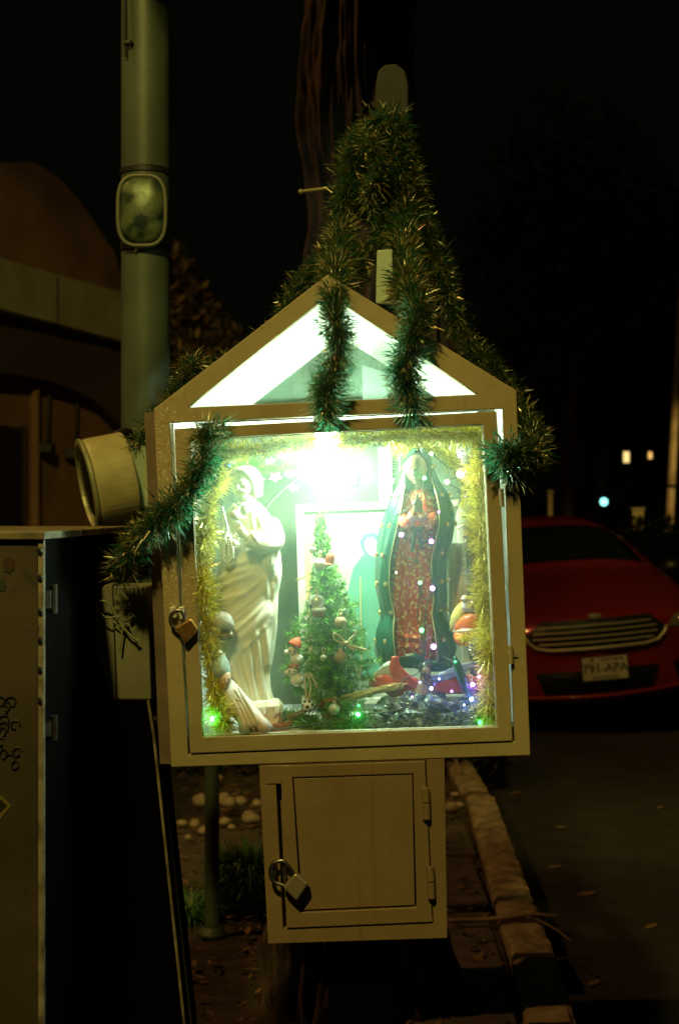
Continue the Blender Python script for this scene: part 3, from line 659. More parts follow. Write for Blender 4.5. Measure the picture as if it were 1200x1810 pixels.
# hasps + padlocks
def padlock(label, body, shackle, m, sm, d=-.012, th=.018):
    t = Thing('padlock', label, 'padlock', S(*body[0], d), M=MS, group='padlocks on the shrine doors')
    mb = MB(); pts = [S(x, y, d - th / 2) for x, y in body]; mb.prism(pts, [p + Vector((0, th, 0)) for p in pts]); t.part('body', mb, m, bevel=.003)
    mb = MB(); mb.tube(cr([S(x, y, d) for x, y in shackle], 6), .0035, 10); t.part('shackle', mb, sm, smooth=True)
    return t
hs = sh.part('hasp', MB().slab([(302, 1073), (313, 1071), (315, 1090), (304, 1092)], -.014, -.001), mat('bright_zinc', (.8, .82, .78), .4, .3), bevel=.001)
sh.part('hasp', MB().slab([(319, 1072), (328, 1071), (329, 1092), (321, 1094)], -.016, -.004), mat('bright_zinc', (0, 0, 0)), bevel=.001)
padlock('brass padlock tilted on the hasp of the glass door', [(309, 1110), (337, 1093), (350, 1112), (327, 1138)], [(312, 1112), (303, 1102), (303, 1088), (312, 1079), (322, 1082), (328, 1098)], BRASS, STEEL, d=-.014)
sh.part('hasp', MB().slab([(482, 1520), (489, 1519), (490, 1545), (484, 1546)], -.016, -.001), STEEL, bevel=.001)
sh.part('hasp', MB().slab([(499, 1518), (506, 1518), (507, 1548), (501, 1549)], -.016, -.003), STEEL, bevel=.001)
padlock('grey square padlock tilted on the hasp of the lower cupboard', [(500, 1569), (522, 1544), (545, 1562), (524, 1593)], [(504, 1566), (484, 1558), (478, 1540), (484, 1526), (500, 1522), (514, 1536), (520, 1548)], mat('grey_lock', (.36, .31, .22), .4, .5), STEEL, d=-.020)

# the lamp: compact fluorescent on a socket under the gable rail
lp = Thing('lamp', 'glowing white compact fluorescent bulb at the top inside the case', 'lamp', S(578, 752, .10), M=MS)
c = S(578, 784, .072); mb = MB(); pts = []
for i in range(90):
    t = i / 89; a = t * 4 * 2 * math.pi; pts.append(c + Vector((.018 * math.cos(a), .018 * math.sin(a), .022 - .044 * t)))
mb.tube(pts, .0048, 8); lp.part('spiral_tube', mb, mat('lamp_glow', (1, 1, 1), emit=(.80, 1., .80), estr=45), smooth=True)
mb = MB(); mb.lathe(c + Vector((0, 0, .026)), [(.020, 0), (.022, .006), (.022, .02), (.016, .03), (.016, .045)], 20); lp.part('socket', mb, WHITE_IN, smooth=True)
LAMP = (MS @ (c + Vector((0, 0, -.0))))
point_light('case_lamp', LAMP, 48, (.72, 1.0, .74), .035)
# ---------------------------------------------------------------- statues
def ridge_disp(ridges):
    R = [((x0, y0), (x1, y1), w_, h) for x0, y0, x1, y1, w_, h in ridges]
    def f(px, py):
        s_ = 0
        for (x0, y0), (x1, y1), w_, h in R:
            dx, dy = x1 - x0, y1 - y0; L2 = dx * dx + dy * dy; t = max(0, min(1, ((px - x0) * dx + (py - y0) * dy) / L2))
            d2 = (px - x0 - t * dx) ** 2 + (py - y0 - t * dy) ** 2
            s_ += h * math.exp(-d2 / (w_ * w_)) * (1 - (2 * t - 1) ** 4)
        return s_
    return f
def figure_loft(rows, d, ratio, N=140, n=110, folds=None, ridges=None, ex=.9):
    """rows: (py, left px, right px) silhouette; d = depth of the axis; ratio = depth / width"""
    rr = interp_rows(rows, n); rings = []; rd = ridge_disp(ridges) if ridges else None
    for i, row in enumerate(rr):
        py, l, r = row[:3]; rt = row[3] if len(row) > 3 else ratio
        c = S((l + r) / 2, py, d); hw = (S(r, py, d) - S(l, py, d)).length / 2; ring = []
        for j in range(N):
            q = 2 * math.pi * j / N; cs, sn = math.cos(q), math.sin(q)
            k = 1 + (folds(q, py) if folds else 0)
            x = hw * math.copysign(abs(cs) ** ex, cs); y = hw * rt * math.copysign(abs(sn) ** ex, sn)
            p = Vector((x, y, 0)) * k
            if rd and sn < .15:
                pxx = (l + r) / 2 + (r - l) / 2 * cs
                g = rd(pxx, py) * PX; p += Vector((cs * .35, sn if sn < 0 else 0, 0)) * g
            ring.append(c + p)
        rings.append(ring)
    return rings

def hand(mb, wrist, direction, up, size, curl=.35, side=1):
    """palm + five unequal bent fingers; size = hand length"""
    d = Vector(direction).normalized(); u = Vector(up); u = (u - d * u.dot(d)).normalized(); s_ = d.cross(u) * side
    w0 = Vector(wrist); palm = size * .52
    mb.tube([w0 - d * size * .1, w0 + d * palm * .3, w0 + d * palm * .75, w0 + d * palm], [size * .13, size * .17, size * .2, size * .17], 10)
    for k, (o_, l) in enumerate(((-.15, .42), (-.05, .48), (.05, .45), (.14, .36))):
        b = w0 + d * palm * .9 + s_ * o_ * size; p1 = b + d * l * size * .5; p2 = p1 + (d - u * curl).normalized() * l * size * .5
        mb.tube([b, p1, p2], [size * .055, size * .05, size * .035], 7)
    b = w0 + d * palm * .3 - s_ * size * .15; p1 = b + (d * .6 - s_ * .6).normalized() * size * .2; p2 = p1 + d * size * .18
    mb.tube([b, p1, p2], [size * .07, size * .055, size * .04], 7)

def head(mb, c, h, yawdeg=0, tilt=0, rollr=0, feat=1.):
    """h = head height; looks towards -y, turned by yawdeg"""
    M = Matrix.Rotation(rad(rollr), 3, 'Y') @ Matrix.Rotation(rad(yawdeg), 3, 'Z') @ Matrix.Rotation(rad(tilt), 3, 'X')
    def fn(u):
        k = 1.0
        if u.z < 0: k -= .10 * (-u.z) * (1 - abs(u.y))
        if u.z < -.2 and u.y < 0: k += .05
        return k
    c = Vector(c); mb.ball(c, (h * .37, h * .42, h * .5), 28, 20, M=M, fn=fn)
    P = lambda x, y, z: c + M @ Vector((x * h, y * h, z * h))
    mb.tube([P(0, -.40, .07), P(0, -.46, -.02), P(0, -.49, -.10), P(0, -.43, -.13)], [h * .03, h * .04, h * .055, h * .03], 8)
    mb.tube([P(-.2, -.36, .10), P(-.1, -.41, .13), P(-.03, -.42, .09)], h * .022, 6); mb.tube([P(.2, -.36, .10), P(.1, -.41, .13), P(.03, -.42, .09)], h * .022, 6)
    for sx in (-1, 1):
        mb.ball(P(.13 * sx, -.375, .03), h * .04, 8, 6); mb.ball(P(.2 * sx, -.32, -.1), h * .07, 8, 6); mb.ball(P(.365 * sx, 0, -.02), (h * .03, h * .07, h * .1), 8, 6)
    mb.tube([P(-.09, -.39, -.235), P(0, -.43, -.225), P(.09, -.39, -.235)], [h * .015, h * .028, h * .015], 6)
    mb.tube([P(-.07, -.385, -.27), P(0, -.42, -.275), P(.07, -.385, -.27)], [h * .015, h * .03, h * .015], 6)
    mb.ball(P(0, -.33, -.40), h * .09, 8, 6)
    return P

# white Christ statue
DJ = .095
js = Thing('statue', 'cream plaster statue of a robed bearded man, one hand on the chest', 'statue', S(455, 1270, DJ), M=MS)
rj = [(886, 424, 452, .9), (893, 408, 462, .8), (903, 400, 471, .72), (918, 396, 481, .68), (940, 393, 489, .66), (970, 390, 494, .64), (1000, 386, 497, .62), (1022, 381, 497, .6), (1050, 377, 489, .6), (1090, 377, 489, .58), (1130, 381, 486, .58), (1160, 390, 482, .6), (1190, 398, 474, .64), (1220, 405, 478, .68), (1243, 408, 486, .7)]
fold = lambda q, py: (.035 * math.sin(9 * q + py * .012) + .02 * math.sin(17 * q + 1 + py * .02)) * min(1, max(0, (py - 1060) / 120)) + .012 * math.sin(13 * q + py * .05)
rid = [(400, 1003, 462, 985, 5, 3), (388, 1020, 450, 1003, 5, 3.5), (382, 1042, 455, 1010, 5, 3.5), (385, 1062, 440, 1045, 5, 3),
       (486, 1068, 400, 1155, 13, 8), (472, 1062, 396, 1138, 4, 5), (480, 1095, 412, 1168, 4, 4), (404, 1168, 440, 1242, 4, 7), (422, 1150, 446, 1240, 5, 8), (438, 1130, 456, 1240, 6, 8), (455, 1110, 468, 1235, 5, 7), (470, 1105, 478, 1215, 5, 7), (412, 1160, 424, 1240, 3, 6), (430, 1140, 450, 1240, 3, -5), (447, 1120, 461, 1240, 3, -6), (463, 1105, 473, 1225, 3, -5), (400, 1100, 470, 1040, 3, 2), (392, 1080, 468, 1022, 3, 2), (390, 1120, 474, 1050, 3, 2), (474, 970, 482, 1090, 3, -6), (490, 990, 492, 1090, 4, 6),
       (484, 1030, 488, 1130, 5, 6), (470, 1015, 478, 1060, 6, 5), (455, 905, 470, 950, 4, 4), (468, 912, 484, 990, 5, 5), (446, 900, 452, 940, 3, 3), (428, 895, 436, 915, 3, -4), (448, 895, 438, 915, 3, -4)]
mb = MB(); mb.loft(figure_loft(rj, DJ, .62, folds=fold, ridges=rid))
mb.tube([S(438, 893, DJ), S(434, 870, DJ - .004)], [.017, .014], 12)
hP = head(mb, S(431, 852, DJ - .008), 54 * PX, yawdeg=-24, tilt=10, rollr=-7)
# hair, beard
for k in range(5):
    for sx in (-1, 1):
        mb.tube(cr([hP(sx * .03, -.30 + k * .12, .50 - abs(k - 2) * .02), hP(sx * .30, -.24 + k * .13, .34), hP(sx * .39, -.10 + k * .13, .0), hP(sx * .35, -.04 + k * .12, -.32), hP(sx * .27, .04 + k * .1, -.62)], 4), [.0042] * 13 + [.0038, .0034, .003, .0026], 7)
mb.ball(hP(0, .10, .06), (.019, .020, .025), 20, 12)
mb.tube([hP(-.2, -.33, -.30), hP(-.08, -.40, -.42), hP(0, -.40, -.52)], [.004, .005, .003], 8); mb.tube([hP(.2, -.33, -.30), hP(.08, -.40, -.42), hP(0, -.40, -.52)], [.004, .005, .003], 8); mb.tube([hP(-.12, -.42, -.20), hP(0, -.45, -.17), hP(.12, -.42, -.20)], .0022, 6)
# sleeves and arms
mb.tube(cr([S(474, 925, DJ), S(482, 955, DJ - .02), S(466, 962, DJ - .045), S(436, 954, DJ - .06)], 6), [.020, .021, .022, .022, .022, .022, .022, .022, .021, .020, .019, .018, .018, .017, .016, .015, .014, .013, .012], 14)
mb.tube(cr([S(470, 965, DJ - .03), S(474, 990, DJ - .032), S(476, 1015, DJ - .02), S(474, 1040, DJ - .01)], 5), [.018, .017, .016, .015, .014, .013, .013, .012, .012, .011, .010, .010, .009, .008, .007, .006], 12)
mb.tube(cr([S(406, 920, DJ), S(400, 950, DJ - .02), S(408, 970, DJ - .035)], 5), .016, 12)
for k in range(4): mb.tube(cr([S(438 + k * 9, 972, DJ - .045), S(444 + k * 9, 990, DJ - .035), S(448 + k * 9, 1012 + k * 4, DJ - .02)], 4), [.006, .006, .006, .006, .006, .005, .005, .005, .004], 8)
hand(mb, S(436, 950, DJ - .062), (S(420, 928, 0) - S(438, 952, 0)), (0, -1, 0), .040, .3)
hand(mb, S(408, 972, DJ - .045), (S(418, 948, 0) - S(408, 972, 0)), (0, -1, 0), .036, .3, -1)
for k in range(7):      # creases wound round the sleeve
    t_ = k / 7; c_ = S(480 - 34 * t_, 940 + 20 * t_ * (1.6 - t_), DJ - .018 - .035 * t_); mb.tube([c_ + Vector((.010, -.016, -.012)), c_ + Vector((.002, -.0215, .002)), c_ + Vector((-.006, -.015, .016))], [.0018, .0035, .0016], 6)
js.part('figure', mb, PLASTER, remesh=.0015, smoothit=1)
mb = MB(); prof = []
for (px0, px1, py) in ((418, 492, 1237), (414, 500, 1246), (418, 502, 1258), (424, 498, 1268), (426, 496, 1279)):
    c = S((px0 + px1) / 2, py, DJ - .01); r = (px1 - px0) / 2 * PX; ring = []
    for j in range(48):
        q = 2 * math.pi * j / 48; k = 1 + .16 * noise.noise(Vector((math.cos(q) * 3.2, math.sin(q) * 3.2, py * .09))) + .08 * abs(noise.noise(Vector((math.cos(q) * 9, math.sin(q) * 9, py * .2))))
        ring.append(c + Vector((r * k * math.cos(q), r * .75 * k * math.sin(q), 0)))
    prof.append(ring)
mb.loft(prof[::-1]); js.part('rock_base', mb, PLASTER)
mb = MB(); mb.lathe(S(478, 1283, DJ - .02), [(.028, -.010), (.036, -.008), (.042, .004), (.044, .010), (.040, .010), (.036, .002)], 32)
single('dish', 'orange terracotta dish under the front of the plaster statue', 'dish', mb, mat('terracotta', (.55, .16, .05), .7, col2=(.4, .12, .04), scale=30), S(478, 1292, DJ - .02), M=MS, smooth=True)
# cord necklace and white beads
mb = MB(); mb.tube(cr([S(408, 884, DJ - .03), S(424, 893, DJ - .036), S(440, 894, DJ - .036), S(458, 888, DJ - .028)], 6), .0009, 5)
single('necklace', 'thin dark cord around the neck of the plaster statue', 'necklace', mb, mat('dark_cord', (.03, .05, .03), .7), S(440, 894, DJ - .03), M=MS)
rs = Thing('rosary', 'white bead rosary with a hanging loop at the statue\'s left edge', 'rosary', S(398, 1000, .045), M=MS)
beadm = mat('white_bead', (.80, .82, .80), .35)
for x0, y0, x1, y1, n in ((393, 898, 402, 935, 9), (402, 935, 391, 962, 7), (391, 962, 391, 980, 5), (391, 980, 402, 997, 5), (402, 997, 412, 985, 4), (412, 985, 411, 968, 4), (411, 968, 404, 945, 5), (396, 945, 398, 990, 9), (404, 950, 405, 990, 9)):
    for k in range(n):
        t = k / n; mb = MB(); mb.ball(S(x0 + (x1 - x0) * t, y0 + (y1 - y0) * t, .045), .0030, 8, 6); rs.part('bead', mb, beadm, smooth=True)

# Virgin statue
DV = .125
vg = Thing('statue', 'painted statue of a praying woman in green starred mantle and red robe', 'statue', S(735, 1230, DV), M=MS)
MANT = mat('mantle_green', (.004, .055, .034), .3, 0, col2=(.010, .085, .058), scale=12, coat=.6)
ROBE_, nt, b = new_mat('robe_red_gold'); N, Lk = nt.nodes, nt.links; b.inputs['Roughness'].default_value = .35; b.inputs['Coat Weight'].default_value = .4
tc = N.new('ShaderNodeTexCoord'); mp = N.new('ShaderNodeMapping'); mp.inputs['Scale'].default_value = (1, 1, .8); Lk.new(tc.outputs['Object'], mp.inputs[0])
vo = N.new('ShaderNodeTexNoise'); vo.inputs['Scale'].default_value = 170; vo.inputs['Detail'].default_value = 3; Lk.new(mp.outputs[0], vo.inputs[0])
rr_ = N.new('ShaderNodeValToRGB'); e = rr_.color_ramp.elements; e[0].position = .54; e[0].color = (.42, .030, .012, 1); e[1].position = .60; e[1].color = (.60, .46, .16, 1)
Lk.new(vo.outputs['Fac'], rr_.inputs[0]); Lk.new(rr_.outputs[0], b.inputs['Base Color']); bp = N.new('ShaderNodeBump'); bp.inputs['Strength'].default_value = .4; bp.inputs['Distance'].default_value = .002; Lk.new(vo.outputs['Fac'], bp.inputs['Height']); Lk.new(bp.outputs[0], b.inputs['Normal'])
GOLDP = mat('gold_paint', (.62, .50, .22), .35, .5)
SKIN = mat('painted_skin', (.26, .17, .10), .45, col2=(.22, .14, .08), scale=30)
# robe (inner)
rv = [(862, 722, 756, .8), (880, 710, 770, .75), (905, 702, 778, .7), (940, 698, 778, .65), (990, 694, 776, .6), (1060, 691, 774, .6), (1110, 694, 776, .62), (1145, 699, 772, .65), (1165, 703, 768, .7)]
fr = lambda q, py: .05 * math.sin(11 * q + py * .004) * min(1, (py - 860) / 80) + .02 * math.sin(19 * q)
ridv = [(715, 900, 700, 935, 4, 5), (764, 900, 782, 940, 4, 5), (722, 960, 712, 1100, 4, 5), (738, 960, 738, 1110, 4, -4), (752, 960, 760, 1110, 4, 5), (700, 1120, 745, 1128, 4, 5), (700, 1140, 742, 1142, 4, 4)]
mb = MB(); mb.loft(figure_loft(rv, DV, .6, folds=fr, ridges=ridv)); vg.part('robe', mb, ROBE_, smooth=True)
# mantle: open shell around the sides and the back, with a rolled edge
lm = [(792, 730, 748), (798, 722, 754), (812, 714, 762), (830, 710, 767), (850, 706, 774), (872, 692, 790), (902, 681, 803), (927, 673, 806), (955, 667, 802), (990, 662, 790), (1035, 661, 788), (1062, 666, 789), (1085, 672, 787), (1112, 662, 799), (1145, 661, 807), (1160, 666, 804), (1176, 674, 798)]
opening = [(792, .15), (800, .35), (815, .52), (835, .58), (850, .54), (872, .46), (905, .43), (950, .44), (990, .46), (1060, .50), (1110, .40), (1145, .38), (1176, .42)]
L_ = interp_rows(lm, 100); O_ = interp_rows(opening, 100); outer = []; inner = []
for (py, l, r), (_, op) in zip(L_, O_):
    c = S((l + r) / 2, py, DV + .006); hw = (r - l) / 2 * PX * .99; ro, ri = [], []
    for j in range(90):
        q = -math.pi / 2 + op * math.pi * .42 + (2 * math.pi - 2 * op * math.pi * .42) * j / 89
        k = 1 + .035 * math.sin(7 * q + py * .025) + .03 * math.sin(15 * q + 1.5 * math.sin(py * .02)) + .012 * math.sin(29 * q)
        edge = min(j, 89 - j); kk = k + (.05 * math.exp(-(edge / 4.) ** 2))
        rt = .72
        ro.append(c + Vector((hw * kk * math.cos(q), hw * rt * kk * math.sin(q), 0)))
    outer.append(ro)
mb = MB().grid(outer); vg.part('mantle', mb, MANT, smooth=True, solid=-.0025)
mantle_edge = [[outer[i][0] for i in range(4, 99)], [outer[i][-1] for i in range(4, 99)]]
for e_ in mantle_edge:
    mb = MB(); mb.tube([p + Vector((0, -.0008, 0)) for p in e_[::3]], .0011, 6); vg.part('gold_hem', mb, GOLDP, smooth=True)
# stars lying on the mantle
for i in range(9, 96, 13):
    for j in (5, 14, 75, 84):
        jj = max(1, min(88, j + (i // 8 % 2) * 3)); p = outer[i][jj]; n = (outer[i][jj + 1] - outer[i][jj - 1]).cross(outer[min(i + 1, 99)][jj] - outer[i - 1][jj]).normalized()
        c_ = sum((Vector(v) for v in outer[i]), Vector()) / 90
        if n.dot(p - c_) < 0: n = -n
        a = Vector((0, 0, 1)) - n * n.z; a.normalize(); b2 = n.cross(a); st = []
        for k in range(10):
            rr2 = .0050 if k % 2 == 0 else .0021; q = k * math.pi / 5; st.append(p + n * .0042 + (a * math.cos(q) + b2 * math.sin(q)) * rr2)
        mb = MB(); mb.prism(st, [s2 - n * .0040 for s2 in st]); vg.part('star', mb, GOLDP)
# head, hair, hands, cuffs
mb = MB(); mb.tube([S(738, 872, DV), S(737, 845, DV - .008)], [.016, .012], 12); head(mb, S(736, 829, DV - .024), 52 * PX, yawdeg=-14, tilt=12)
vg.part('face', mb, SKIN, remesh=.0013, smoothit=1)
mb = MB(); mb.ball(S(738, 824, DV - .004), (.021, .02, .025), 20, 12)
for sx in (-1, 1): mb.tube(cr([S(738 + sx * 6, 806, DV - .020), S(738 + sx * 17, 820, DV - .022), S(738 + sx * 19, 845, DV - .018), S(738 + sx * 17, 864, DV - .014)], 5), .0055, 8)
vg.part('hair', mb, mat('dark_hair_paint', (.02, .03, .02), .4), smooth=True)
mb = MB()
for sx in (-1, 1):
    mb.tube(cr([S(738 + sx * 28, 915, DV - .02), S(738 + sx * 17, 925, DV - .05), S(738 + sx * 6, 905, DV - .062)], 5), [.011, .011, .012, .012, .012, .012, .011, .010, .009, .008, .008], 12)
vg.part('sleeve', mb, ROBE_, smooth=True)
mb = MB()
for sx in (-1, 1): mb.tube([S(738 + sx * 10, 917, DV - .058), S(738 + sx * 6.5, 908, DV - .063)], [.0098, .0095], 14)
vg.part('cuff', mb, mat('pink_sleeve', (.50, .30, .24), .4), smooth=True)
mb = MB(); 
for sx in (-1, 1): hand(mb, S(738 + sx * 4, 902, DV - .064), (S(736, 870, 0) - S(738 + sx * 3, 904, 0)), (-sx, 0, 0), .034, .0, sx)
vg.part('hands', mb, SKIN, remesh=.0013, smoothit=1)
mb = MB(); mb.tube(cr([S(722, 930, DV - .052), S(736, 936, DV - .055), S(752, 930, DV - .052)], 4), .004, 8); mb.tube(cr([S(733, 936, DV - .055), S(730, 960, DV - .05), S(728, 975, DV - .047)], 4), .003, 8); mb.tube(cr([S(741, 936, DV - .055), S(744, 960, DV - .05), S(746, 972, DV - .047)], 4), .003, 8)
vg.part('sash', mb, mat('dark_sash', (.02, .05, .04), .5), smooth=True)
# angel with spread wings under the robe
WR = mat('wing_red', (.45, .06, .03), .25, coat=.8); WW = mat('wing_white', (.50, .58, .50), .25, coat=.8); WB = mat('wing_blue', (.25, .35, .45), .25, coat=.8)
def wing(spine, widths, m0, dd, nm):
    pts = cr([S(x, y, dd) for x, y in spine], 8); ws = np.interp(np.linspace(0, 1, len(pts)), np.linspace(0, 1, len(widths)), widths)
    mb = MB(); rings = []
    for i, p in enumerate(pts):
        t = pts[min(i + 1, len(pts) - 1)] - pts[max(i - 1, 0)]; t.normalize(); a = Vector((0, -1, 0)); b2 = t.cross(a).normalized()
        rings.append([p + (b2 * math.cos(q) * ws[i] * PX + a * math.sin(q) * ws[i] * PX * .22) * (1 + .10 * math.sin(5 * q + i * .5)) for q in [2 * math.pi * j / 30 for j in range(30)]])
    mb.loft(rings); vg.part(nm, mb, m0, smooth=True)
wing([(652, 1208), (675, 1206), (705, 1220), (735, 1228)], [5, 14, 15, 8], WR, .085, 'wing')
wing([(660, 1196), (690, 1182), (712, 1200), (745, 1216)], [4, 13, 12, 5], WW, .090, 'wing_top')
wing([(698, 1160), (700, 1185), (716, 1202), (742, 1212)], [6, 12, 13, 8], WR, .078, 'drapery')
wing([(748, 1212), (785, 1212), (828, 1208), (862, 1212)], [6, 15, 16, 6], WR, .085, 'wing')
wing([(752, 1200), (785, 1195), (815, 1182), (842, 1172)], [4, 8, 9, 4], WB, .080, 'wing_top')
wing([(700, 1172), (730, 1168), (755, 1176), (800, 1180)], [8, 14, 10, 8], MANT, .095, 'mantle_tail')
mb = MB(); head(mb, S(752, 1186, .075), 26 * PX, 10, 0); mb.tube([S(752, 1196, .08), S(750, 1225, .085)], [.010, .022], 12); vg.part('angel', mb, SKIN, remesh=.0013, smoothit=1)
mb = MB(); mb.ball(S(752, 1180, .080), (.014, .014, .012), 14, 10); vg.part('angel_hair', mb, mat('dark_hair_paint', (0, 0, 0)), smooth=True)

# crumpled foil rocks below the Virgin
FOIL = mat('dark_foil', (.16, .20, .16), .38, .45, col2=(.05, .075, .06), scale=26, bump=1., bscale=70)
fr2 = Thing('foil_mound', 'mound of crumpled dark foil boulders under the painted statue', 'foil mound', S(750, 1288, .08), M=MS)
for i, (px, py, rx, rz, d) in enumerate(((690, 1260, 26, 22, .055), (665, 1274, 16, 12, .035), (725, 1252, 22, 22, .06), (706, 1274, 18, 12, .03), (768, 1262, 24, 26, .05), (742, 1274, 14, 14, .03), (805, 1264, 22, 22, .05), (790, 1274, 14, 12, .03), (832, 1270, 18, 16, .04), (760, 1240, 34, 14, .10), (700, 1246, 30, 14, .10), (815, 1248, 26, 14, .1))):
    mb = MB(); mb.ball(S(px, py, d), (rx * PX * 1.15, rx * PX * .9, rz * PX * 1.1), 26, 18, fn=lambda u: 1 + .35 * noise.cell(u * 1.35 + Vector((i * 3.3, 7, 1))) * .5 + .30 * noise.noise(u * 2.1 + Vector((i * 3, 0, 0))) + .12 * abs(noise.noise(u * 5 + Vector((0, i, 0)))))
    fr2.part('boulder', mb, FOIL)

# ---------------------------------------------------------------- framed picture (cream frame, robed silhouette)
pc = Thing('picture', 'cream-framed holy picture with a mint robed silhouette standing at the back of the case', 'picture', S(670, 1250, .27), M=MS)
DP = .27
CREAM = mat('cream_frame', (.55, .54, .44), .5, col2=(.48, .44, .34), scale=15)
def pslab(poly, d0, d1):
    pts = [S(x, y, DP) for x, y in poly]; return MB().prism([Vector((p.x, d0, p.z)) for p in pts], [Vector((p.x, d1, p.z)) for p in pts])
pc.part('frame_side', pslab([(523, 893), (537, 906), (546, 1236), (534, 1246)], DP - .012, DP + .01), CREAM, bevel=.002)
pc.part('frame_side', pslab([(806, 896), (820, 884), (832, 1236), (818, 1226)], DP - .012, DP + .01), CREAM, bevel=.002)
pc.part('frame_rail', pslab([(524, 892), (819, 883), (806, 895), (537.5, 905)], DP - .0125, DP + .01), CREAM, bevel=.002)
pc.part('frame_rail', pslab([(546.5, 1236), (817.5, 1226.5), (831, 1237), (535, 1247)], DP - .0125, DP + .01), CREAM, bevel=.002)
pc.part('mount', pslab([(537, 906), (806, 896), (818, 1226), (546, 1236)], DP, DP + .004), mat('print_white', (.36, .38, .31), .6, col2=(.28, .29, .22), scale=7))
pc.part('border_strip', pslab([(538, 930), (549, 930), (556, 1236), (547, 1236)], DP - .0008, DP - .0002), mat('peach_print', (.55, .34, .18), .6))
pc.part('print_edge', pslab([(560, 918), (800, 910), (800, 914), (560, 922)], DP - .0009, DP - .0003), mat('print_line', (.45, .45, .36), .6))
MINT = mat('mint_print', (.05, .22, .15), .6, col2=(.08, .25, .17), scale=20); 
pc.part('printed_robe', pslab([(655, 975), (668, 985), (672, 1010), (690, 1040), (690, 1200), (628, 1200), (616, 1120), (614, 1050), (624, 1005), (640, 982)], DP - .0010, DP - .0004), MINT)
pc.part('printed_veil', pslab([(636, 958), (644, 944), (658, 941), (676, 950), (684, 968), (680, 990), (668, 1000), (652, 988), (640, 972)], DP - .0012, DP - .0006), MINT)
pc.part('printed_face', pslab([(644, 958), (650, 950), (660, 950), (668, 960), (668, 974), (660, 984), (652, 980), (645, 970)], DP - .0016, DP - .0010), mat('pale_face_print', (.6, .52, .42), .6))
pc.part('printed_hem', pslab([(636, 1020), (638, 1020), (640, 1190), (637, 1190)], DP - .0016, DP - .001), GOLDP)

# fittings on the back wall
mb = MB(); pts = [S(x, y, DEP - .03) for x, y in ((608, 832), (633, 832), (628, 858), (614, 854))]; mb.prism(pts, [p + Vector((0, .028, 0)) for p in pts])
single('switch_box', 'small white electrical box on the back wall behind the lamp', 'electrical box', mb, WHITE_IN, pts[0], M=MS, bevel=.002)
mb = MB(); pts = [S(x, y, DEP - .02) for x, y in ((668, 790), (692, 790), (694, 890), (670, 890))]; mb.prism(pts, [p + Vector((0, .018, 0)) for p in pts])
single('trim_strip', 'wide white vertical trim strip on the back wall left of the veiled statue', 'trim', mb, WHITE_IN, pts[3], M=MS, bevel=.002)
mb = MB(); mb.tube(cr([S(600, 790, .12), S(560, 820, .2), S(520, 850, .3), S(486, 880, .36), S(470, 900, .38)], 6), .0012, 5)
single('string', 'thin pale cord hanging from the lamp to the back wall', 'cord', mb, mat('pale_cord', (.5, .55, .45), .5), S(600, 790, .12), M=MS)
# silver and white foil leaves behind the left statue
flowers = ((458, 848, 13, .16), (487, 843, 14, .16), (512, 838, 10, .20), (520, 862, 12, .22), (478, 815, 12, .18), (505, 805, 13, .2), (470, 795, 9, .15), (410, 815, 10, .14), (400, 838, 12, .14), (535, 815, 10, .22), (530, 800, 12, .2), (600, 810, 12, .25), (690, 850, 10, .2), (552, 828, 8, .24))
for i, (px, py, r, d) in enumerate(flowers):
    mb = MB(); c = S(px, py, d); a0 = random.uniform(0, 6)
    for k in range(5):
        q = a0 + k * 1.257; t = Vector((math.cos(q), random.uniform(-.4, .2), math.sin(q) * .7)) * r * PX; s_ = Vector((-math.sin(q), 0, math.cos(q))) * r * PX * .3
        mb.add([c, c + t * .5 + s_, c + t, c + t * .5 - s_ + Vector((0, -.003, 0))], [(0, 1, 2, 3)])
    single('foil_flower', rank(flowers)[i] + ' of the five-petal silver foil flowers near the lamp', 'foil flower', mb, mat('silver_foil', (.72, .78, .72), .3, .6), c, M=MS, group='silver foil flowers near the lamp', solid=.0006)

# ---------------------------------------------------------------- little Christmas tree
ct = Thing('christmas_tree', 'small artificial green Christmas tree in a terracotta pot between the statues', 'Christmas tree', S(592, 1262, .09), M=MS)
tip, bas = S(565, 908, .13), S(594, 1262, .09)
CT = mat('pine_green', (.12, .31, .03), .45, island=.6)
mb = MB(); mb.tube([tip, tip.lerp(bas, .5), bas], [.002, .004, .006], 7); ct.part('stem', mb, br)
def width_at(t): return np.interp(t, [0, .04, .12, .16, .24, .30, .42, .50, .60, .72, .82, .92, 1], [.004, .010, .012, .018, .016, .022, .042, .058, .080, .088, .078, .054, .024])
mb = MB(); nb = 150
for i in range(nb):
    t = (i + .5) / nb; t = t ** .85; p = tip.lerp(bas, t); a = i * 2.399963; wd_ = width_at(t) * random.uniform(.7, 1.12)
    d = Vector((math.cos(a), math.sin(a) * .8, .25 - .5 * t)).normalized()
    path = cr([p, p + d * wd_ * .6, p + d * wd_ + Vector((0, 0, .006))], 3)
    tinsel(mb, path, .001, int(60 + 2100 * wd_), .017 if t > .3 else .010, .0017, .35, .55)
ct.part('needles', mb, CT, kind='stuff')
mb = MB(); mb.lathe(S(592, 1268, .10), [(.020, -.012), (.022, -.010), (.030, .030), (.033, .032), (.033, .038), (.027, .038)], 28); ct.part('pot', mb, mat('terracotta', (0, 0, 0)), smooth=True)

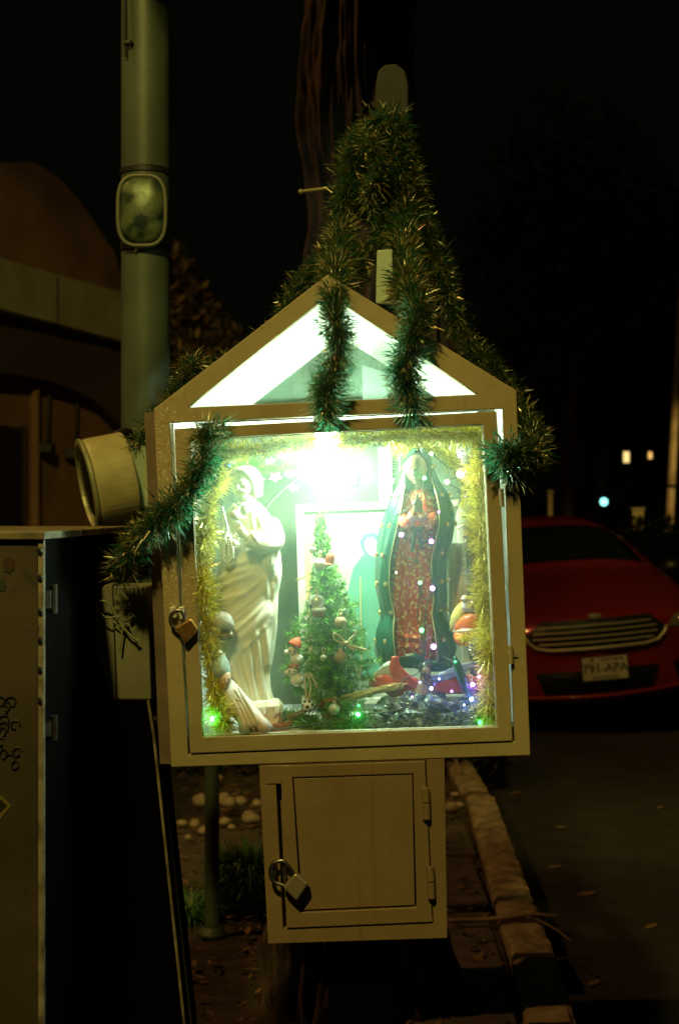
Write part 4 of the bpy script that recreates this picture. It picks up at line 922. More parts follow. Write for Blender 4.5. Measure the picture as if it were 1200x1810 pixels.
WB_ = mat('white_knit', (.80, .82, .82), .7, col2=(.70, .73, .74), scale=70, bump=.4, bscale=220)
TAN = mat('tan_wood', (.42, .33, .20), .5, col2=(.34, .26, .15), scale=40); ORG = mat('orange_red_felt', (.70, .14, .06), .7); TWINE = mat('twine', (.62, .55, .32), .8)
DT = .05
def hook(t, px, py, r, m=None):
    mb = MB(); mb.tube(cr([S(px, py, DT), S(px - 3, py - r * .6, DT), S(px, py - r * 1.1, DT + .005), S(px + 3, py - r * .6, DT), S(px, py, DT)], 4), .0007, 5); t.part('loop', mb, m or TWINE)
def bauble(label, px, py, r, m, d=DT, capm=None, fn=None, sz=1.):
    t = Thing('bauble', label, 'ornament', S(px, py, d), M=MS); mb = MB(); mb.ball(S(px, py, d), (r * PX, r * PX, r * PX * sz), 22, 14, fn=fn); t.part('ball', mb, m, smooth=True)
    mb = MB(); mb.lathe(S(px, py - r * sz, d), [(r * PX * .3, -.001), (r * PX * .28, .004), (r * PX * .1, .005)], 12); t.part('cap', mb, capm or GOLDP); hook(t, px, py - r * sz - 3, 9); return t
bauble('white round ornament high on the Christmas tree', 566, 998, 11.5, WB_)
bauble('small white ornament just below the tip of the tree', 552, 972, 6, WB_)
t = bauble('silver ball ornament with an orange foot left on the tree', 560, 1064, 14, mat('silver_glass_ball', (.70, .76, .72), .2, .5)); mb = MB(); mb.lathe(S(563, 1084, DT), [(9 * PX, -.006), (11 * PX, .002), (9 * PX, .004)], 18); t.part('foot', mb, ORG, smooth=True)
mb = MB(); mb.ball(S(549, 1072, DT - .012), .003, 8, 6); t.part('spot', mb, BLACK)
mb = MB(); mb.lathe(S(563, 1078, DT - .004), [(13 * PX, -.003), (14 * PX, 0), (12 * PX, .004)], 18); t.part('collar', mb, WB_, smooth=True)
bauble('tan ball ornament hanging above the twine bow', 602, 1101, 11.5, TAN)
bauble('tan bell-shaped ornament hanging below the twine bow', 602, 1163, 12, TAN, capm=mat('pink_cap', (.7, .5, .42), .4), sz=1.05)
bauble('small greyish-silver glitter ball at the foot of the tree', 591, 1254, 10.5, mat('grey_glitter', (.35, .42, .36), .5, .3, col2=(.6, .66, .6), scale=160), DT - .01)
bauble('tiny pale ornament in the middle of the lower tree', 572, 1163, 6, mat('pale_green_glass', (.5, .62, .5), .3))
t = Thing('felt_hat', 'orange-red felt hat ornament beside the white ball high on the tree', 'ornament', S(583, 990, DT), M=MS); mb = MB(); mb.ball(S(583, 989, DT), (.0085, .006, .012), 14, 10, M=Matrix.Rotation(.25, 3, 'Y')); t.part('crown', mb, ORG, smooth=True); mb = MB(); mb.lathe(S(580, 998, DT), [(.009, -.001), (.010, .001), (.007, .003)], 16); t.part('brim', mb, ORG)
# football
t = Thing('football_ornament', 'tiny black and white football hanging on twine below the tree', 'ornament', S(544, 1248, .035), M=MS); mb = MB(); c = S(544, 1248, .035); mb.ball(c, 11 * PX, 24, 16); t.part('ball', mb, mat('ball_white', (.75, .78, .72), .4), smooth=True)
for u in ((0, -1, 0), (-.8, -.55, .2), (.8, -.55, .25), (-.35, -.6, -.75), (.42, -.6, -.7), (-.4, -.5, .8), (.35, -.5, .82)):
    u = Vector(u).normalized(); a = u.orthogonal().normalized(); b2 = u.cross(a); mb = MB(); R1 = 11 * PX
    mb.prism([c + u * R1 * 1.03 + (a * math.cos(k * 1.2566) + b2 * math.sin(k * 1.2566)) * R1 * .30 for k in range(5)], [c + u * R1 * .9 + (a * math.cos(k * 1.2566) + b2 * math.sin(k * 1.2566)) * R1 * .30 for k in range(5)]); t.part('patch', mb, BLACK)
mb = MB(); mb.tube(cr([S(543, 1237, .035), S(539, 1210, .04), S(541, 1190, .045), S(549, 1212, .04), S(545, 1237, .035)], 5), .0013, 6); mb.tube(cr([S(549, 1190, .045), S(560, 1215, .04)], 3), .0013, 5); t.part('loop', mb, TWINE)
# snowman ornaments, one above the other
for label, py, hat in (('upper white snowman ornament with a red cap left of the tree', 1152, True), ('lower white snowman ornament left of the tree, hanging below its twin', 1188, False)):
    t = Thing('snowman_ornament', label, 'ornament', S(520, py, .05), M=MS, group='white snowman ornaments'); mb = MB()
    mb.ball(S(517, py, .05), (10 * PX,) * 3, 18, 12); mb.ball(S(525, py + 14, .05), (12 * PX,) * 3, 18, 12); mb.ball(S(507, py + 1, .045), (5 * PX,) * 3, 10, 8); t.part('body', mb, WB_, smooth=True)
    mb = MB(); mb.ball(S(512, py - 2, .038), .0016, 6, 5); mb.ball(S(520, py - 1, .037), .0016, 6, 5); t.part('eyes', mb, BLACK)
    if hat:
        mb = MB(); mb.lathe(S(521, 1141, .05), [(.013, 0), (.012, .004), (.007, .012), (.001, .017)], 16, M=Matrix.Rotation(.5, 3, 'Y')); t.part('cap', mb, ORG, smooth=True)
    else:
        mb = MB(); mb.tube(cr([S(510, py - 9, .045), S(518, py - 12, .04), S(528, py - 9, .045)], 3), .0025, 6); t.part('scarf', mb, ORG)
# twine bow
mb = MB(); B_ = .036
mb.tube(cr([S(611, 1138, B_), S(600, 1124, B_), S(590, 1120, B_), S(591, 1130, B_), S(601, 1135, B_), S(612, 1138, B_), S(620, 1128, B_), S(628, 1120, B_), S(626, 1114, B_)], 5), .0019, 7)
mb.tube(cr([S(610, 1137, B_), S(625, 1143, B_), S(648, 1149, B_)], 4), .0023, 7); mb.tube(cr([S(612, 1137, B_), S(618, 1144, B_), S(626, 1148, B_)], 4), .0023, 7); mb.ball(S(612, 1137, B_ - .002), .004, 8, 6)
single('twine_bow', 'cream twine bow with two loops tied on the front of the tree', 'bow', mb, TWINE, S(612, 1137, B_), M=MS, smooth=True)
mb = MB(); mb.tube(cr([S(618, 1096, .04), S(628, 1110, .04), S(634, 1102, .04)], 4), .001, 5); mb.tube(cr([S(628, 1175, .045), S(634, 1198, .045), S(638, 1180, .045)], 4), .001, 5); mb.tube([S(542, 970 + 48, .05), S(524, 1026, .05)], .0014, 6)
single('twine_ends', 'loose cream twine ends poking from the tree branches', 'twine', mb, TWINE, S(628, 1110, .04), M=MS)
# straw bundles
for label, a, b2, n in (('bundle of golden straw lying between tree and painted statue', (608, 1236), (722, 1208), 26), ('thin bundle of brown twigs lying in front of the tree', (508, 1270), (570, 1246), 9)):
    mb = MB()
    for k in range(n):
        o1, o2 = random.uniform(-7, 7), random.uniform(-6, 6); dd = random.uniform(.05, .08); s0, s1 = random.uniform(-.1, .15), random.uniform(.6, 1.0)
        p0 = (a[0] + (b2[0] - a[0]) * s0, a[1] + (b2[1] - a[1]) * s0 + o1); p1 = (a[0] + (b2[0] - a[0]) * s1, a[1] + (b2[1] - a[1]) * s1 + o2); mb.tube([S(*p0, dd), S(*p1, dd)], .0011, 5)
    single('straw_bundle', label, 'straw', mb, mat('straw' + str(n), (.50, .38, .13) if n > 20 else (.28, .17, .08), .7), S(*a, .06), M=MS)

# ---------------------------------------------------------------- right-hand decorations
def petal(mb, c, tip_, w_, bulge=.01):
    c, tip_ = Vector(c), Vector(tip_); t = tip_ - c; s_ = t.cross(Vector((0, -1, 0))).normalized() * w_; rows = []
    for i in range(7):
        k = i / 6; ww = math.sin(math.pi * (.12 + .86 * k)) ; rows.append([c + t * k + s_ * ww * (j / 3 - 1) + Vector((0, -bulge * math.sin(math.pi * k) * (1 - abs(j / 3 - 1) ** 2), 0)) for j in range(7)])
    mb.grid(rows)
fl = Thing('satin_flower', 'large satin flower with one yellow and two orange petals at the right side', 'fabric flower', S(812, 1110, .07), M=MS)
mb = MB(); petal(mb, S(800, 1118, .09), S(832, 1052, .08), .017); fl.part('petal', mb, mat('yellow_satin', (.75, .70, .22), .35), smooth=True, solid=.001)
mb = MB(); petal(mb, S(806, 1118, .08), S(856, 1088, .06), .020); fl.part('petal', mb, mat('orange_satin', (.75, .20, .06), .35), smooth=True, solid=.001)
mb = MB(); petal(mb, S(804, 1118, .08), S(830, 1140, .07), .014); fl.part('petal', mb, mat('orange_satin', (0, 0, 0)), smooth=True, solid=.001)
mb = MB(); petal(mb, S(800, 1116, .085), S(846, 1112, .06), .006); fl.part('petal', mb, mat('cream_satin', (.75, .70, .55), .35), smooth=True, solid=.001)
cl_ = Thing('cloth', 'cream cloth standing folded behind the painted statue\'s right side', 'cloth', S(800, 1090, .2), M=MS)
mb = MB(); rows = []
for i in range(12):
    py = 960 + i * 13; rows.append([S(786 + j * 4.4 + i * .6, py, .19 + .008 * math.sin(j * 1.7 + i * .3)) for j in range(9)])
mb.grid(rows); cl_.part('fold', mb, mat('cream_cloth', (.72, .68, .50), .8), smooth=True, solid=.001)
# white bird
bd = Thing('bird_ornament', 'small silvery white bird perched above the orange petal', 'ornament', S(830, 1080, .05), M=MS); WH = mat('white_feather', (.80, .82, .80), .5, bump=.5, bscale=120)
mb = MB(); mb.ball(S(829, 1070, .05), (.014, .009, .011), 16, 12, M=Matrix.Rotation(-.5, 3, 'Y')); mb.ball(S(822, 1059, .048), .0075, 12, 8); mb.tube([S(838, 1076, .05), S(846, 1058, .052)], [.007, .003], 8); bd.part('body', mb, WH, smooth=True)
mb = MB(); petal(mb, S(832, 1062, .042), S(846, 1086, .045), .007, .004); bd.part('wing', mb, SILVER_T, smooth=True, solid=.0006)
mb = MB(); mb.tube([S(816, 1060, .046), S(811, 1063, .045)], [.002, .0004], 6); bd.part('beak', mb, ORG)
# silver beaded cones
for label, px, py, r, rot in (('silver beaded pine cone hanging at the right edge above the purple ball', 845, 1143, 18, .4), ('silver beaded pine cone lying in the lower right corner', 852, 1240, 17, .5)):
    t = Thing('beaded_cone', label, 'ornament', S(px, py, .045), M=MS, group='silver beaded cones'); c = S(px, py, .045)
    mb = MB(); mb.ball(c, (r * PX * .8, r * PX * .7, r * PX), 14, 10, M=Matrix.Rotation(rot, 3, 'Y')); t.part('core', mb, mat('cone_core', (.2, .22, .14), .5), smooth=True)
    mb = MB(); MR = Matrix.Rotation(rot, 3, 'Y')
    for i in range(9):
        th = math.pi * (i + .7) / 9.6; nn = max(4, int(15 * math.sin(th)))
        for j in range(nn):
            ph = 2 * math.pi * (j + .5 * (i % 2)) / nn; p = MR @ Vector((math.sin(th) * math.cos(ph) * r * PX * .86, math.sin(th) * math.sin(ph) * r * PX * .76, math.cos(th) * r * PX * 1.05)); mb.ball(c + p, .0021, 7, 5)
    t.part('beads', mb, mat('silver_bead', (.75, .78, .72), .3, .7), smooth=True)
bauble('shiny purple and blue ball in the lower right corner', 832, 1218, 13, mat('purple_glass', (.30, .10, .42), .15, .5, coat=.5), .04)
bauble('small dark purple ball touching the gold tinsel at the right edge', 855, 1218, 5, mat('dark_purple', (.16, .03, .16), .3, .3), .03)
mb = MB(); mb.tube(cr([S(803, 1160, .035), S(812, 1188, .034), S(826, 1222, .03), S(834, 1236, .03)], 5), [.003, .004, .006, .007, .008, .008, .009, .009, .008, .007, .006, .005, .004, .003, .002, .002], 10)
single('leaf_ribbon', 'glossy dark green ribbon slanting to the lower right corner', 'ribbon', mb, mat('ribbon_green', (.03, .14, .08), .25, .2), S(834, 1236, .03), M=MS, smooth=True)
# white grille ornament left of the head, bell-like
mb = MB(); mb.tube(cr([S(684, 832, .12), S(690, 838, .12), S(698, 838, .12), S(706, 832, .12)], 4), .001, 5)
for k in range(6): mb.tube([S(688, 802 + k * 5, .12), S(708, 806 + k * 5, .12)], .0009, 5)
mb.tube([S(688, 800, .12), S(686, 832, .12)], .001, 5); mb.tube([S(708, 804, .12), S(706, 834, .12)], .001, 5)
single('wire_ornament', 'small silver wire lantern hanging left of the veiled head', 'ornament', mb, STEEL, S(696, 836, .12), M=MS)

# ---------------------------------------------------------------- left-hand figurines
dl = Thing('doll', 'small doll in white robe and pale blue hood leaning in the lower left corner', 'doll', S(450, 1295, .03), M=MS)
PB = mat('pale_blue_cloth', (.42, .55, .55), .7); PK = mat('pale_pink_cloth', (.72, .62, .58), .7, bump=.3, bscale=60)
mb = MB(); mb.tube(cr([S(398, 1206, .035), S(415, 1238, .03), S(436, 1262, .025), S(455, 1290, .025)], 5), [.012, .015, .018, .02, .021, .022, .022, .022, .022, .022, .022, .022, .022, .021, .020, .018], 14); dl.part('robe', mb, PK, smooth=True)
mb = MB()
for k in range(4): mb.tube(cr([S(404 + k * 5, 1222 - k * 3, .016), S(420 + k * 6, 1250 - k * 2, .008), S(436 + k * 8, 1290 - k * 2, .004)], 4), [.001, .002, .0025, .003, .0035, .004, .004, .004, .003], 6)
dl.part('robe_fold', mb, mat('white_cloth', (.78, .78, .76), .8), smooth=True)
mb = MB(); head(mb, S(398, 1200, .018), .030, 20, 0, 15); dl.part('head', mb, mat('doll_skin', (.65, .45, .33), .5), remesh=.0012, smoothit=1)
mb = MB(); mb.lathe(S(391, 1184, .024), [(.016, -.012), (.018, 0), (.014, .014), (.006, .026), (.002, .03)], 18, M=Matrix.Rotation(.1, 3, 'Y')); dl.part('hood', mb, PB, smooth=True)
mb = MB(); mb.tube([S(440, 1250, .012), S(462, 1278, .012), S(470, 1292, .015)], [.006, .012, .016], 10); dl.part('sleeve', mb, PK, smooth=True)
mb = MB(); mb.tube([S(420, 1262, .012), S(430, 1278, .012), S(436, 1296, .012)], [.004, .009, .014], 10); dl.part('skirt', mb, PB, smooth=True)
mb = MB(); hand(mb, S(418, 1236, .010), (1, 0, -.4), (0, -1, 0), .016, .3); dl.part('hand', mb, mat('doll_skin', (0, 0, 0)), smooth=True)
mb = MB(); mb.ball(S(389, 1154, .02), .005, 10, 8); dl.part('pompom', mb, WB_, smooth=True)
cpn = Thing('hooded_ornament', 'white peaked cap ornament on the gold tinsel beside the plaster robe', 'ornament', S(392, 1120, .035), M=MS)
mb = MB(); pts = cr([S(376, 1102, .035), S(392, 1096, .03), S(408, 1104, .03), S(415, 1106, .03)], 5); mb.tube(pts, [.006, .010, .013, .015, .016, .016, .016, .015, .014, .012, .010, .008, .006, .004, .002, .001], 14); cpn.part('cap', mb, WB_, smooth=True)
mb = MB(); mb.ball(S(398, 1122, .04), (.016, .012, .010), 14, 10); cpn.part('face', mb, mat('brown_felt', (.25, .18, .10), .8), smooth=True)
mb = MB(); mb.ball(S(378, 1116, .028), .004, 8, 6); mb.ball(S(409, 1121, .028), .003, 8, 6); cpn.part('bobbles', mb, WB_, smooth=True)
bauble('small orange-pink bead in the gold tinsel at the left edge', 364, 1102, 7, mat('coral', (.75, .30, .18), .4), .03)
bauble('blue foil scrap ball near the top left corner', 402, 823, 7, mat('blue_foil', (.15, .25, .65), .3, .5), .05, sz=.6)
bauble('tiny orange berry near the top left corner', 388, 814, 5, ORG, .05)
bauble('pearly bead on the tinsel at the left edge', 353, 1000, 6, WB_, .02)
bauble('small white flower bud resting on the plaster statue shoulder', 414, 910, 8, mat('pink_white', (.78, .66, .64), .5), .03)

# ---------------------------------------------------------------- gold tinsel inside
def gold(label, pts, R, n, ln, m=GOLD_T, wd=.0022, nm='gold_tinsel', **k):
    path = cr([S(*p) for p in pts], 8); mb = MB(); tinsel(mb, path, R, n, ln, wd, .8, .1, seg2=True, **k)
    if m is GOLD_T: m = [GOLD_T, GLINT]; mb.cur = 1; tinsel(mb, path, R, n // 5, ln, wd * 1.2, .9, .1, seg2=True)
    single(nm, label, 'tinsel garland', mb, m, S(*pts[0]), M=MS, group='tinsel inside the case', kind=None)
gold('loose green pine sprigs covering the case floor around the tree pot', [(500, 1262, .12), (540, 1276, .06), (590, 1283, .04), (640, 1276, .05), (690, 1268, .1)], .008, 2200, .026, m=CT, nm='pine_sprig')
gold('gold tinsel hanging along the top edge inside the glass', [(350, 784, .04), (420, 798, .05), (520, 784, .06), (640, 776, .05), (760, 768, .05), (848, 766, .05)], .012, 7000, .020)
gold('gold tinsel running down the left edge inside the glass', [(352, 790, .04), (385, 830, .05), (368, 900, .03), (362, 960, .03), (358, 1020, .02), (364, 1090, .02), (372, 1150, .03), (378, 1210, .02), (394, 1270, .02), (398, 1290, .02)], .016, 7600, .022)
gold('gold tinsel running down the right edge inside the glass', [(846, 770, .05), (848, 850, .05), (850, 950, .05), (856, 1050, .04), (864, 1130, .03), (864, 1200, .03), (866, 1275, .03)], .018, 8600, .022)
gold('gold tinsel wrapped over the veiled head at the top right', [(690, 790, .16), (735, 786, .15), (780, 800, .15), (820, 830, .13), (836, 900, .1)], .012, 2400, .022)
gold('thin gold tinsel strands behind the orange petals', [(812, 1130, .06), (838, 1128, .05), (864, 1120, .04)], .004, 260, .026, wd=.0018)
gold('silver tinsel hanging beside the gold tinsel at the right', [(826, 800, .07), (832, 870, .06), (828, 940, .06), (838, 1010, .06), (846, 1070, .05)], .006, 1700, .020, m=SILVER_T, nm='silver_tinsel')
gold('dark green pine sprig behind the plaster statue head', [(392, 800, .16), (430, 815, .2), (470, 830, .24), (520, 826, .26), (560, 840, .28)], .006, 1500, .020, m=CT, nm='pine_sprig')

# ---------------------------------------------------------------- fairy lights
fw = Thing('fairy_lights', 'string of green and purple fairy lights draped over the painted statue', 'fairy lights', S(766, 1250, .05), M=MS)
WIRE = mat('green_wire', (.012, .035, .018), .5)
mb = MB(); Z_ = .055
wp = [[(750, 845, .07), (742, 880, .05), (712, 905, .05), (690, 915, .06), (700, 935, .05), (709, 945, .045), (735, 958, .045), (762, 957, .045), (758, 990, .05), (764, 1040, .05), (750, 1060, .05), (742, 1030, .05), (745, 1075, .05), (745, 1114, .05), (746, 1160, .05), (766, 1143, .05), (782, 1160, .05), (805, 1172, .035), (820, 1200, .03), (835, 1212, .025), (833, 1236, .022), (848, 1276, .02)],
      [(762, 800, .08), (790, 825, .08), (813, 838, .07), (790, 852, .07), (812, 870, .07), (800, 920, .07), (770, 970, .05), (768, 1040, .048), (752, 1080, .048), (748, 1150, .045), (744, 1200, .04), (762, 1217, .035), (735, 1240, .03), (700, 1255, .02), (650, 1262, .02), (633, 1263, .015), (560, 1280, .015), (470, 1288, .012), (375, 1270, .012)],
      [(720, 985, .05), (745, 1000, .048), (742, 1040, .05), (738, 1095, .05), (752, 1130, .045), (742, 1185, .04), (715, 1200, .035), (700, 1225, .03)]]
for p_ in wp: mb.tube(cr([S(*p) for p in p_], 6), .0011, 5)
fw.part('wire', mb, WIRE, smooth=True)
GR, PU, WHT, PKL, BL = (.05, 1, .15), (.50, .16, 1), (.85, 1, .9), (1, .75, .75), (.12, .2, 1)
for px, py, d, cc, r, es in ((750, 845, .07, GR, .0035, 30), (709, 945, .042, PU, .004, 40), (762, 957, .042, PU, .004, 40), (764, 1040, .045, PU, .004, 40), (766, 1143, .045, PU, .0045, 45), (742, 1030, .045, GR, .003, 25), (745, 1114, .045, GR, .0036, 35), (633, 1263, .012, GR, .0034, 35), (375, 1270, .010, GR, .0040, 45), (813, 838, .065, PKL, .0065, 18), (790, 852, .065, PKL, .0042, 8), (813, 803, .065, WHT, .0042, 14), (842, 846, .05, PKL, .003, 12), (762, 802, .08, WHT, .003, 12), (835, 1210, .022, PU, .0036, 40), (833, 1236, .018, BL, .0034, 60), (762, 1217, .032, BL, .0030, 60), (805, 1170, .032, GR, .0030, 8), (848, 1277, .016, GR, .0036, 8), (776, 1200, .035, BL, .0018, 40), (798, 1222, .03, PU, .0018, 40), (742, 1206, .035, BL, .0016, 40), (846, 1196, .02, PU, .0022, 40), (820, 1246, .02, BL, .0016, 40), (728, 1232, .03, PU, .0016, 25), (700, 1012, .046, WHT, .0014, 10), (775, 905, .05, PU, .0018, 20), (634, 1247, .015, GR, .0022, 6)):
    mb = MB(); mb.ball(S(px, py, d), r, 12, 8)
    fw.part('bulb', mb, mat('bulb_%s_%d' % (str(cc), es), cc, .4, emit=cc, estr=es * 1.2), smooth=True)

# ---------------------------------------------------------------- green garlands outside
def garland(label, pts, R, dens, ln, m=GREEN_T, m2=None, base=0):
    path = cr([S(*p) for p in pts], 10); L = sum((path[i + 1] - path[i]).length for i in range(len(path) - 1))
    t = Thing('garland', label, 'garland', S(*pts[base]), M=MS, group='green tinsel garlands on the shrine')
    R = R * .9 + ln * .52; ln = ln * .36 + .006; dens *= 2.0
    mb = MB(); tinsel(mb, path, R, int(L * dens), ln, .0025, 1.3, .1, droop=.25, seg2=True); t.part('tinsel', mb, m, kind='stuff')
    mb = MB(); tinsel(mb, path, R, int(L * dens * .20), ln * 1.0, .0024, 1.3, .1, droop=.2, seg2=True); t.part('sparkle_tinsel', mb, SPARKLE_T, kind='stuff')
    mb = MB(); tinsel(mb, path, R, int(L * dens * .4), ln * 1.04, .0026, 1.3, .1, droop=.25, seg2=True); t.part('olive_tinsel', mb, GREEN_T2, kind='stuff')
    mb = MB(); mb.tube(path, .004, 6); t.part('core', mb, CORE)
    return t
G = garland
G('green tinsel garland hanging down the gable front, left of its twin', [(672, 205, .46), (632, 250, .46), (612, 330, .45), (604, 400, .42), (596, 455, .25), (592, 500, .05), (590, 550, -.03), (600, 600, -.035), (592, 650, -.035), (574, 690, -.035), (582, 742, -.03)], .011, 8600, .036)
G('green tinsel garland hanging down the gable front, right of its twin', [(690, 205, .46), (706, 290, .46), (716, 380, .44), (712, 450, .25), (722, 510, .03), (738, 560, -.035), (724, 615, -.035), (716, 665, -.035), (728, 722, -.03)], .013, 8600, .037)
G('green garland running down the right roof edge into a clump at the corner', [(704, 225, .50), (734, 330, .50), (762, 430, .48), (792, 530, .46), (824, 600, .45), (868, 650, .42), (912, 712, .38), (940, 770, .22), (944, 815, .08), (925, 842, .03), (900, 822, -.02), (880, 800, -.03), (905, 795, -.035), (935, 800, -.02), (950, 790, .0)], .012, 7000, .031)
G('green garland curling from the top left of the door to the left side', [(392, 756, -.02), (362, 768, -.035), (366, 800, -.035), (348, 850, -.035), (318, 888, -.04), (282, 915, -.045), (252, 942, -.03), (232, 975, -.01), (214, 1010, .03)], .013, 8600, .034)
G('green garland lying over the trunk, middle of the tangle', [(640, 235, .42), (672, 290, .4), (650, 350, .42), (680, 410, .42), (640, 450, .38), (610, 470, .32), (640, 492, .35)], .011, 6600, .028)
G('green garland falling behind the left roof slope', [(640, 340, .50), (602, 400, .5), (570, 455, .5), (530, 505, .48), (498, 560, .46), (440, 620, .45), (390, 650, .45), (352, 655, .43), (338, 640, .40), (318, 675, .40), (275, 745, .40), (245, 785, .40)], .011, 5600, .029)
G('green garland zigzagging across the upper trunk', [(612, 262, .50), (660, 222, .48), (708, 232, .5), (690, 300, .48), (650, 320, .46), (620, 300, .48), (640, 380, .46), (700, 360, .46), (730, 420, .47), (690, 470, .42)], .008, 5200, .024)
# ---------------------------------------------------------------- red car
CARX, CARY = at(1070, 0, 9.4).x, 9.4
MC = Matrix.Translation((CARX, CARY, 0)) @ Matrix.Rotation(rad(1.5), 4, 'Z') @ Matrix.Rotation(rad(-4.8), 4, 'Y')
car = Thing('parked_car', 'red sedan parked nose-on beyond the shrine, right side of the road', 'car', (0, 0, 0), M=MC)
ST = [(0.00, .42, [(0, .26), (.55, .26), (.76, .32), (.84, .48), (.80, .64), (.62, .73), (.35, .77), (0, .785)]),
      (0.06, .42, [(0, .22), (.6, .22), (.82, .28), (.885, .48), (.86, .68), (.73, .80), (.40, .825), (0, .84)]),
      (0.35, .36, [(0, .19), (.65, .19), (.88, .25), (.915, .52), (.90, .75), (.79, .88), (.45, .91), (0, .92)]),
      (0.90, .18, [(0, .18), (.65, .18), (.89, .25), (.925, .55), (.91, .84), (.81, .96), (.46, .99), (0, .995)]),
      (1.35, .06, [(0, .18), (.65, .18), (.89, .25), (.925, .55), (.915, .90), (.82, 1.0), (.48, 1.05), (0, 1.065)]),
      (1.50, .02, [(0, .18), (.65, .18), (.89, .25), (.925, .55), (.915, .92), (.80, 1.03), (.47, 1.09), (0, 1.10)]),
      (2.15, .0, [(0, .18), (.65, .18), (.89, .25), (.93, .55), (.915, .95), (.66, 1.34), (.42, 1.44), (0, 1.46)]),
      (2.9, .0, [(0, .18), (.65, .18), (.89, .25), (.93, .55), (.92, .97), (.64, 1.38), (.42, 1.465), (0, 1.48)]),
      (3.7, .0, [(0, .18), (.65, .18), (.89, .25), (.93, .55), (.91, .98), (.62, 1.30), (.42, 1.38), (0, 1.40)]),
      (4.3, .0, [(0, .2), (.65, .2), (.88, .28), (.91, .55), (.89, .95), (.72, 1.06), (.42, 1.10), (0, 1.11)]),
      (4.8, -.1, [(0, .3), (.6, .3), (.8, .36), (.84, .55), (.82, .85), (.62, .98), (.35, 1.02), (0, 1.03)])]
mb = MB(); rings = []
for y, bow, pr in ST:
    full = [(-x, z) for x, z in pr[1:-1]][::-1]
    ring = [(x, z) for x, z in pr] + full
    rings.append([Vector((x, y + bow * x * x, z)) for x, z in ring])
mb.loft(rings[::-1], cap=False)
def capring(r, sgn):
    c0_ = sum((Vector(p) for p in r), Vector()) / len(r); inn = [p.lerp(Vector((p.x, p.y, p.z)), 1) for p in r]; inner_ = [c0_ + (p - c0_) * .6 for p in r]
    for k, p in enumerate(inner_): p.y = r[0].y + .42 * p.x * p.x * (1 if sgn > 0 else -.2) - .012 * sgn
    n = len(r); cc = Vector((0, r[0].y - .014 * sgn, c0_.z)); vs = list(r) + inner_ + [cc]
    fs = [(k, (k + 1) % n, n + (k + 1) % n, n + k) for k in range(n)] + [(n + k, n + (k + 1) % n, 2 * n) for k in range(n)]
    if sgn < 0: fs = [tuple(reversed(f)) for f in fs]
    mb.add(vs, fs)
capring(rings[0], 1); capring(rings[-1], -1)
body = car.part('body', mb, REDP, sub=2)
import bmesh
bmx = bmesh.new(); bmx.from_mesh(body.data); bmesh.ops.remove_doubles(bmx, verts=bmx.verts, dist=1e-4); bmesh.ops.recalc_face_normals(bmx, faces=bmx.faces)
for f in bmx.faces: f.smooth = True
bmx.to_mesh(body.data); bmx.free()
dg = bpy.context.evaluated_depsgraph_get(); me_ = body.evaluated_get(dg).to_mesh()
bv = BVHTree.FromPolygons([v.co.copy() for v in me_.vertices], [tuple(p.vertices) for p in me_.polygons])
def cy(x, z):
    h = bv.ray_cast(Vector((x, -2, z)), Vector((0, 1, 0)))[0]
    return h.y if h else .42 * x * x + .02
def cz(x, y):
    h = bv.ray_cast(Vector((x, y, 3)), Vector((0, 0, -1)))[0]; return h.z if h else 1.
def fpatch(poly, off, th=.02, n=16):
    """outline (x,z) laid on the fascia"""
    c = (sum(p[0] for p in poly) / len(poly), sum(p[1] for p in poly) / len(poly)); rings = []
    dens = []
    for i in range(len(poly)):
        a, b2 = poly[i], poly[(i + 1) % len(poly)]
        for k in range(6): dens.append((a[0] + (b2[0] - a[0]) * k / 6, a[1] + (b2[1] - a[1]) * k / 6))
    mb = MB()
    R3 = []
    for s_ in (1, .8, .6, .4, .2, .02):
        R3.append([Vector((c[0] + (x - c[0]) * s_, cy(c[0] + (x - c[0]) * s_, c[1] + (z - c[1]) * s_) - off, c[1] + (z - c[1]) * s_)) for x, z in dens])
    back = [p + Vector((0, th, 0)) for p in R3[0]]
    mb.loft([back] + R3, cap=True); return mb
GR_ = [(-.46, .655), (-.35, .765), (.35, .765), (.46, .655), (.40, .575), (.30, .55), (-.30, .55), (-.40, .575)]
BLK = mat('grille_black', (.008, .010, .008), .4)
GR_ = [(x * 1.05 + .012, .675 + (z - .655) * .86 + .025) for x, z in GR_]
gr = car.part('grille', fpatch(GR_, .006), BLK, smooth=False)
for k, z in enumerate((.648, .684, .720, .756)):
    xm = .43 - abs(z - .70) * .9; mb = MB(); mb.tube([Vector((x, cy(x, z) - .016, z)) for x in np.linspace(-xm, xm, 24)], .0055, 6); car.part('grille_slat', mb, mat('slat_chrome', (.70, .64, .45), .5, .6), gr)
mb = MB(); path = [(-.455, .66), (-.44, .62), (-.39, .565), (-.30, .545)] + [(x, .545) for x in np.linspace(-.25, .25, 12)] + [(.30, .545), (.39, .565), (.44, .62), (.455, .66)]; path = [(x * 1.05 + .012, .675 + (z - .655) * .86 + .025) for x, z in path]
mb.tube([Vector((x, cy(x, z) - .014, z)) for x, z in path], .011, 8); car.part('grille_trim', mb, mat('slat_chrome', (0, 0, 0)), gr, smooth=True)
car.part('lower_intake', fpatch([(-.42, .46), (.42, .46), (.36, .30), (-.36, .30)], .004), BLK)
car.part('fog_recess', fpatch([(.52, .46), (.74, .50), (.74, .38), (.55, .34)], .004), BLK); car.part('fog_recess', fpatch([(-.52, .46), (-.74, .50), (-.74, .38), (-.55, .34)], .004), BLK)
mb = MB(); mb.tube([Vector((x, cy(x, .30) - .022, .285 + .06 * x * x)) for x in np.linspace(-.62, .62, 30)], .014, 8); car.part('front_lip', mb, REDP, smooth=True)
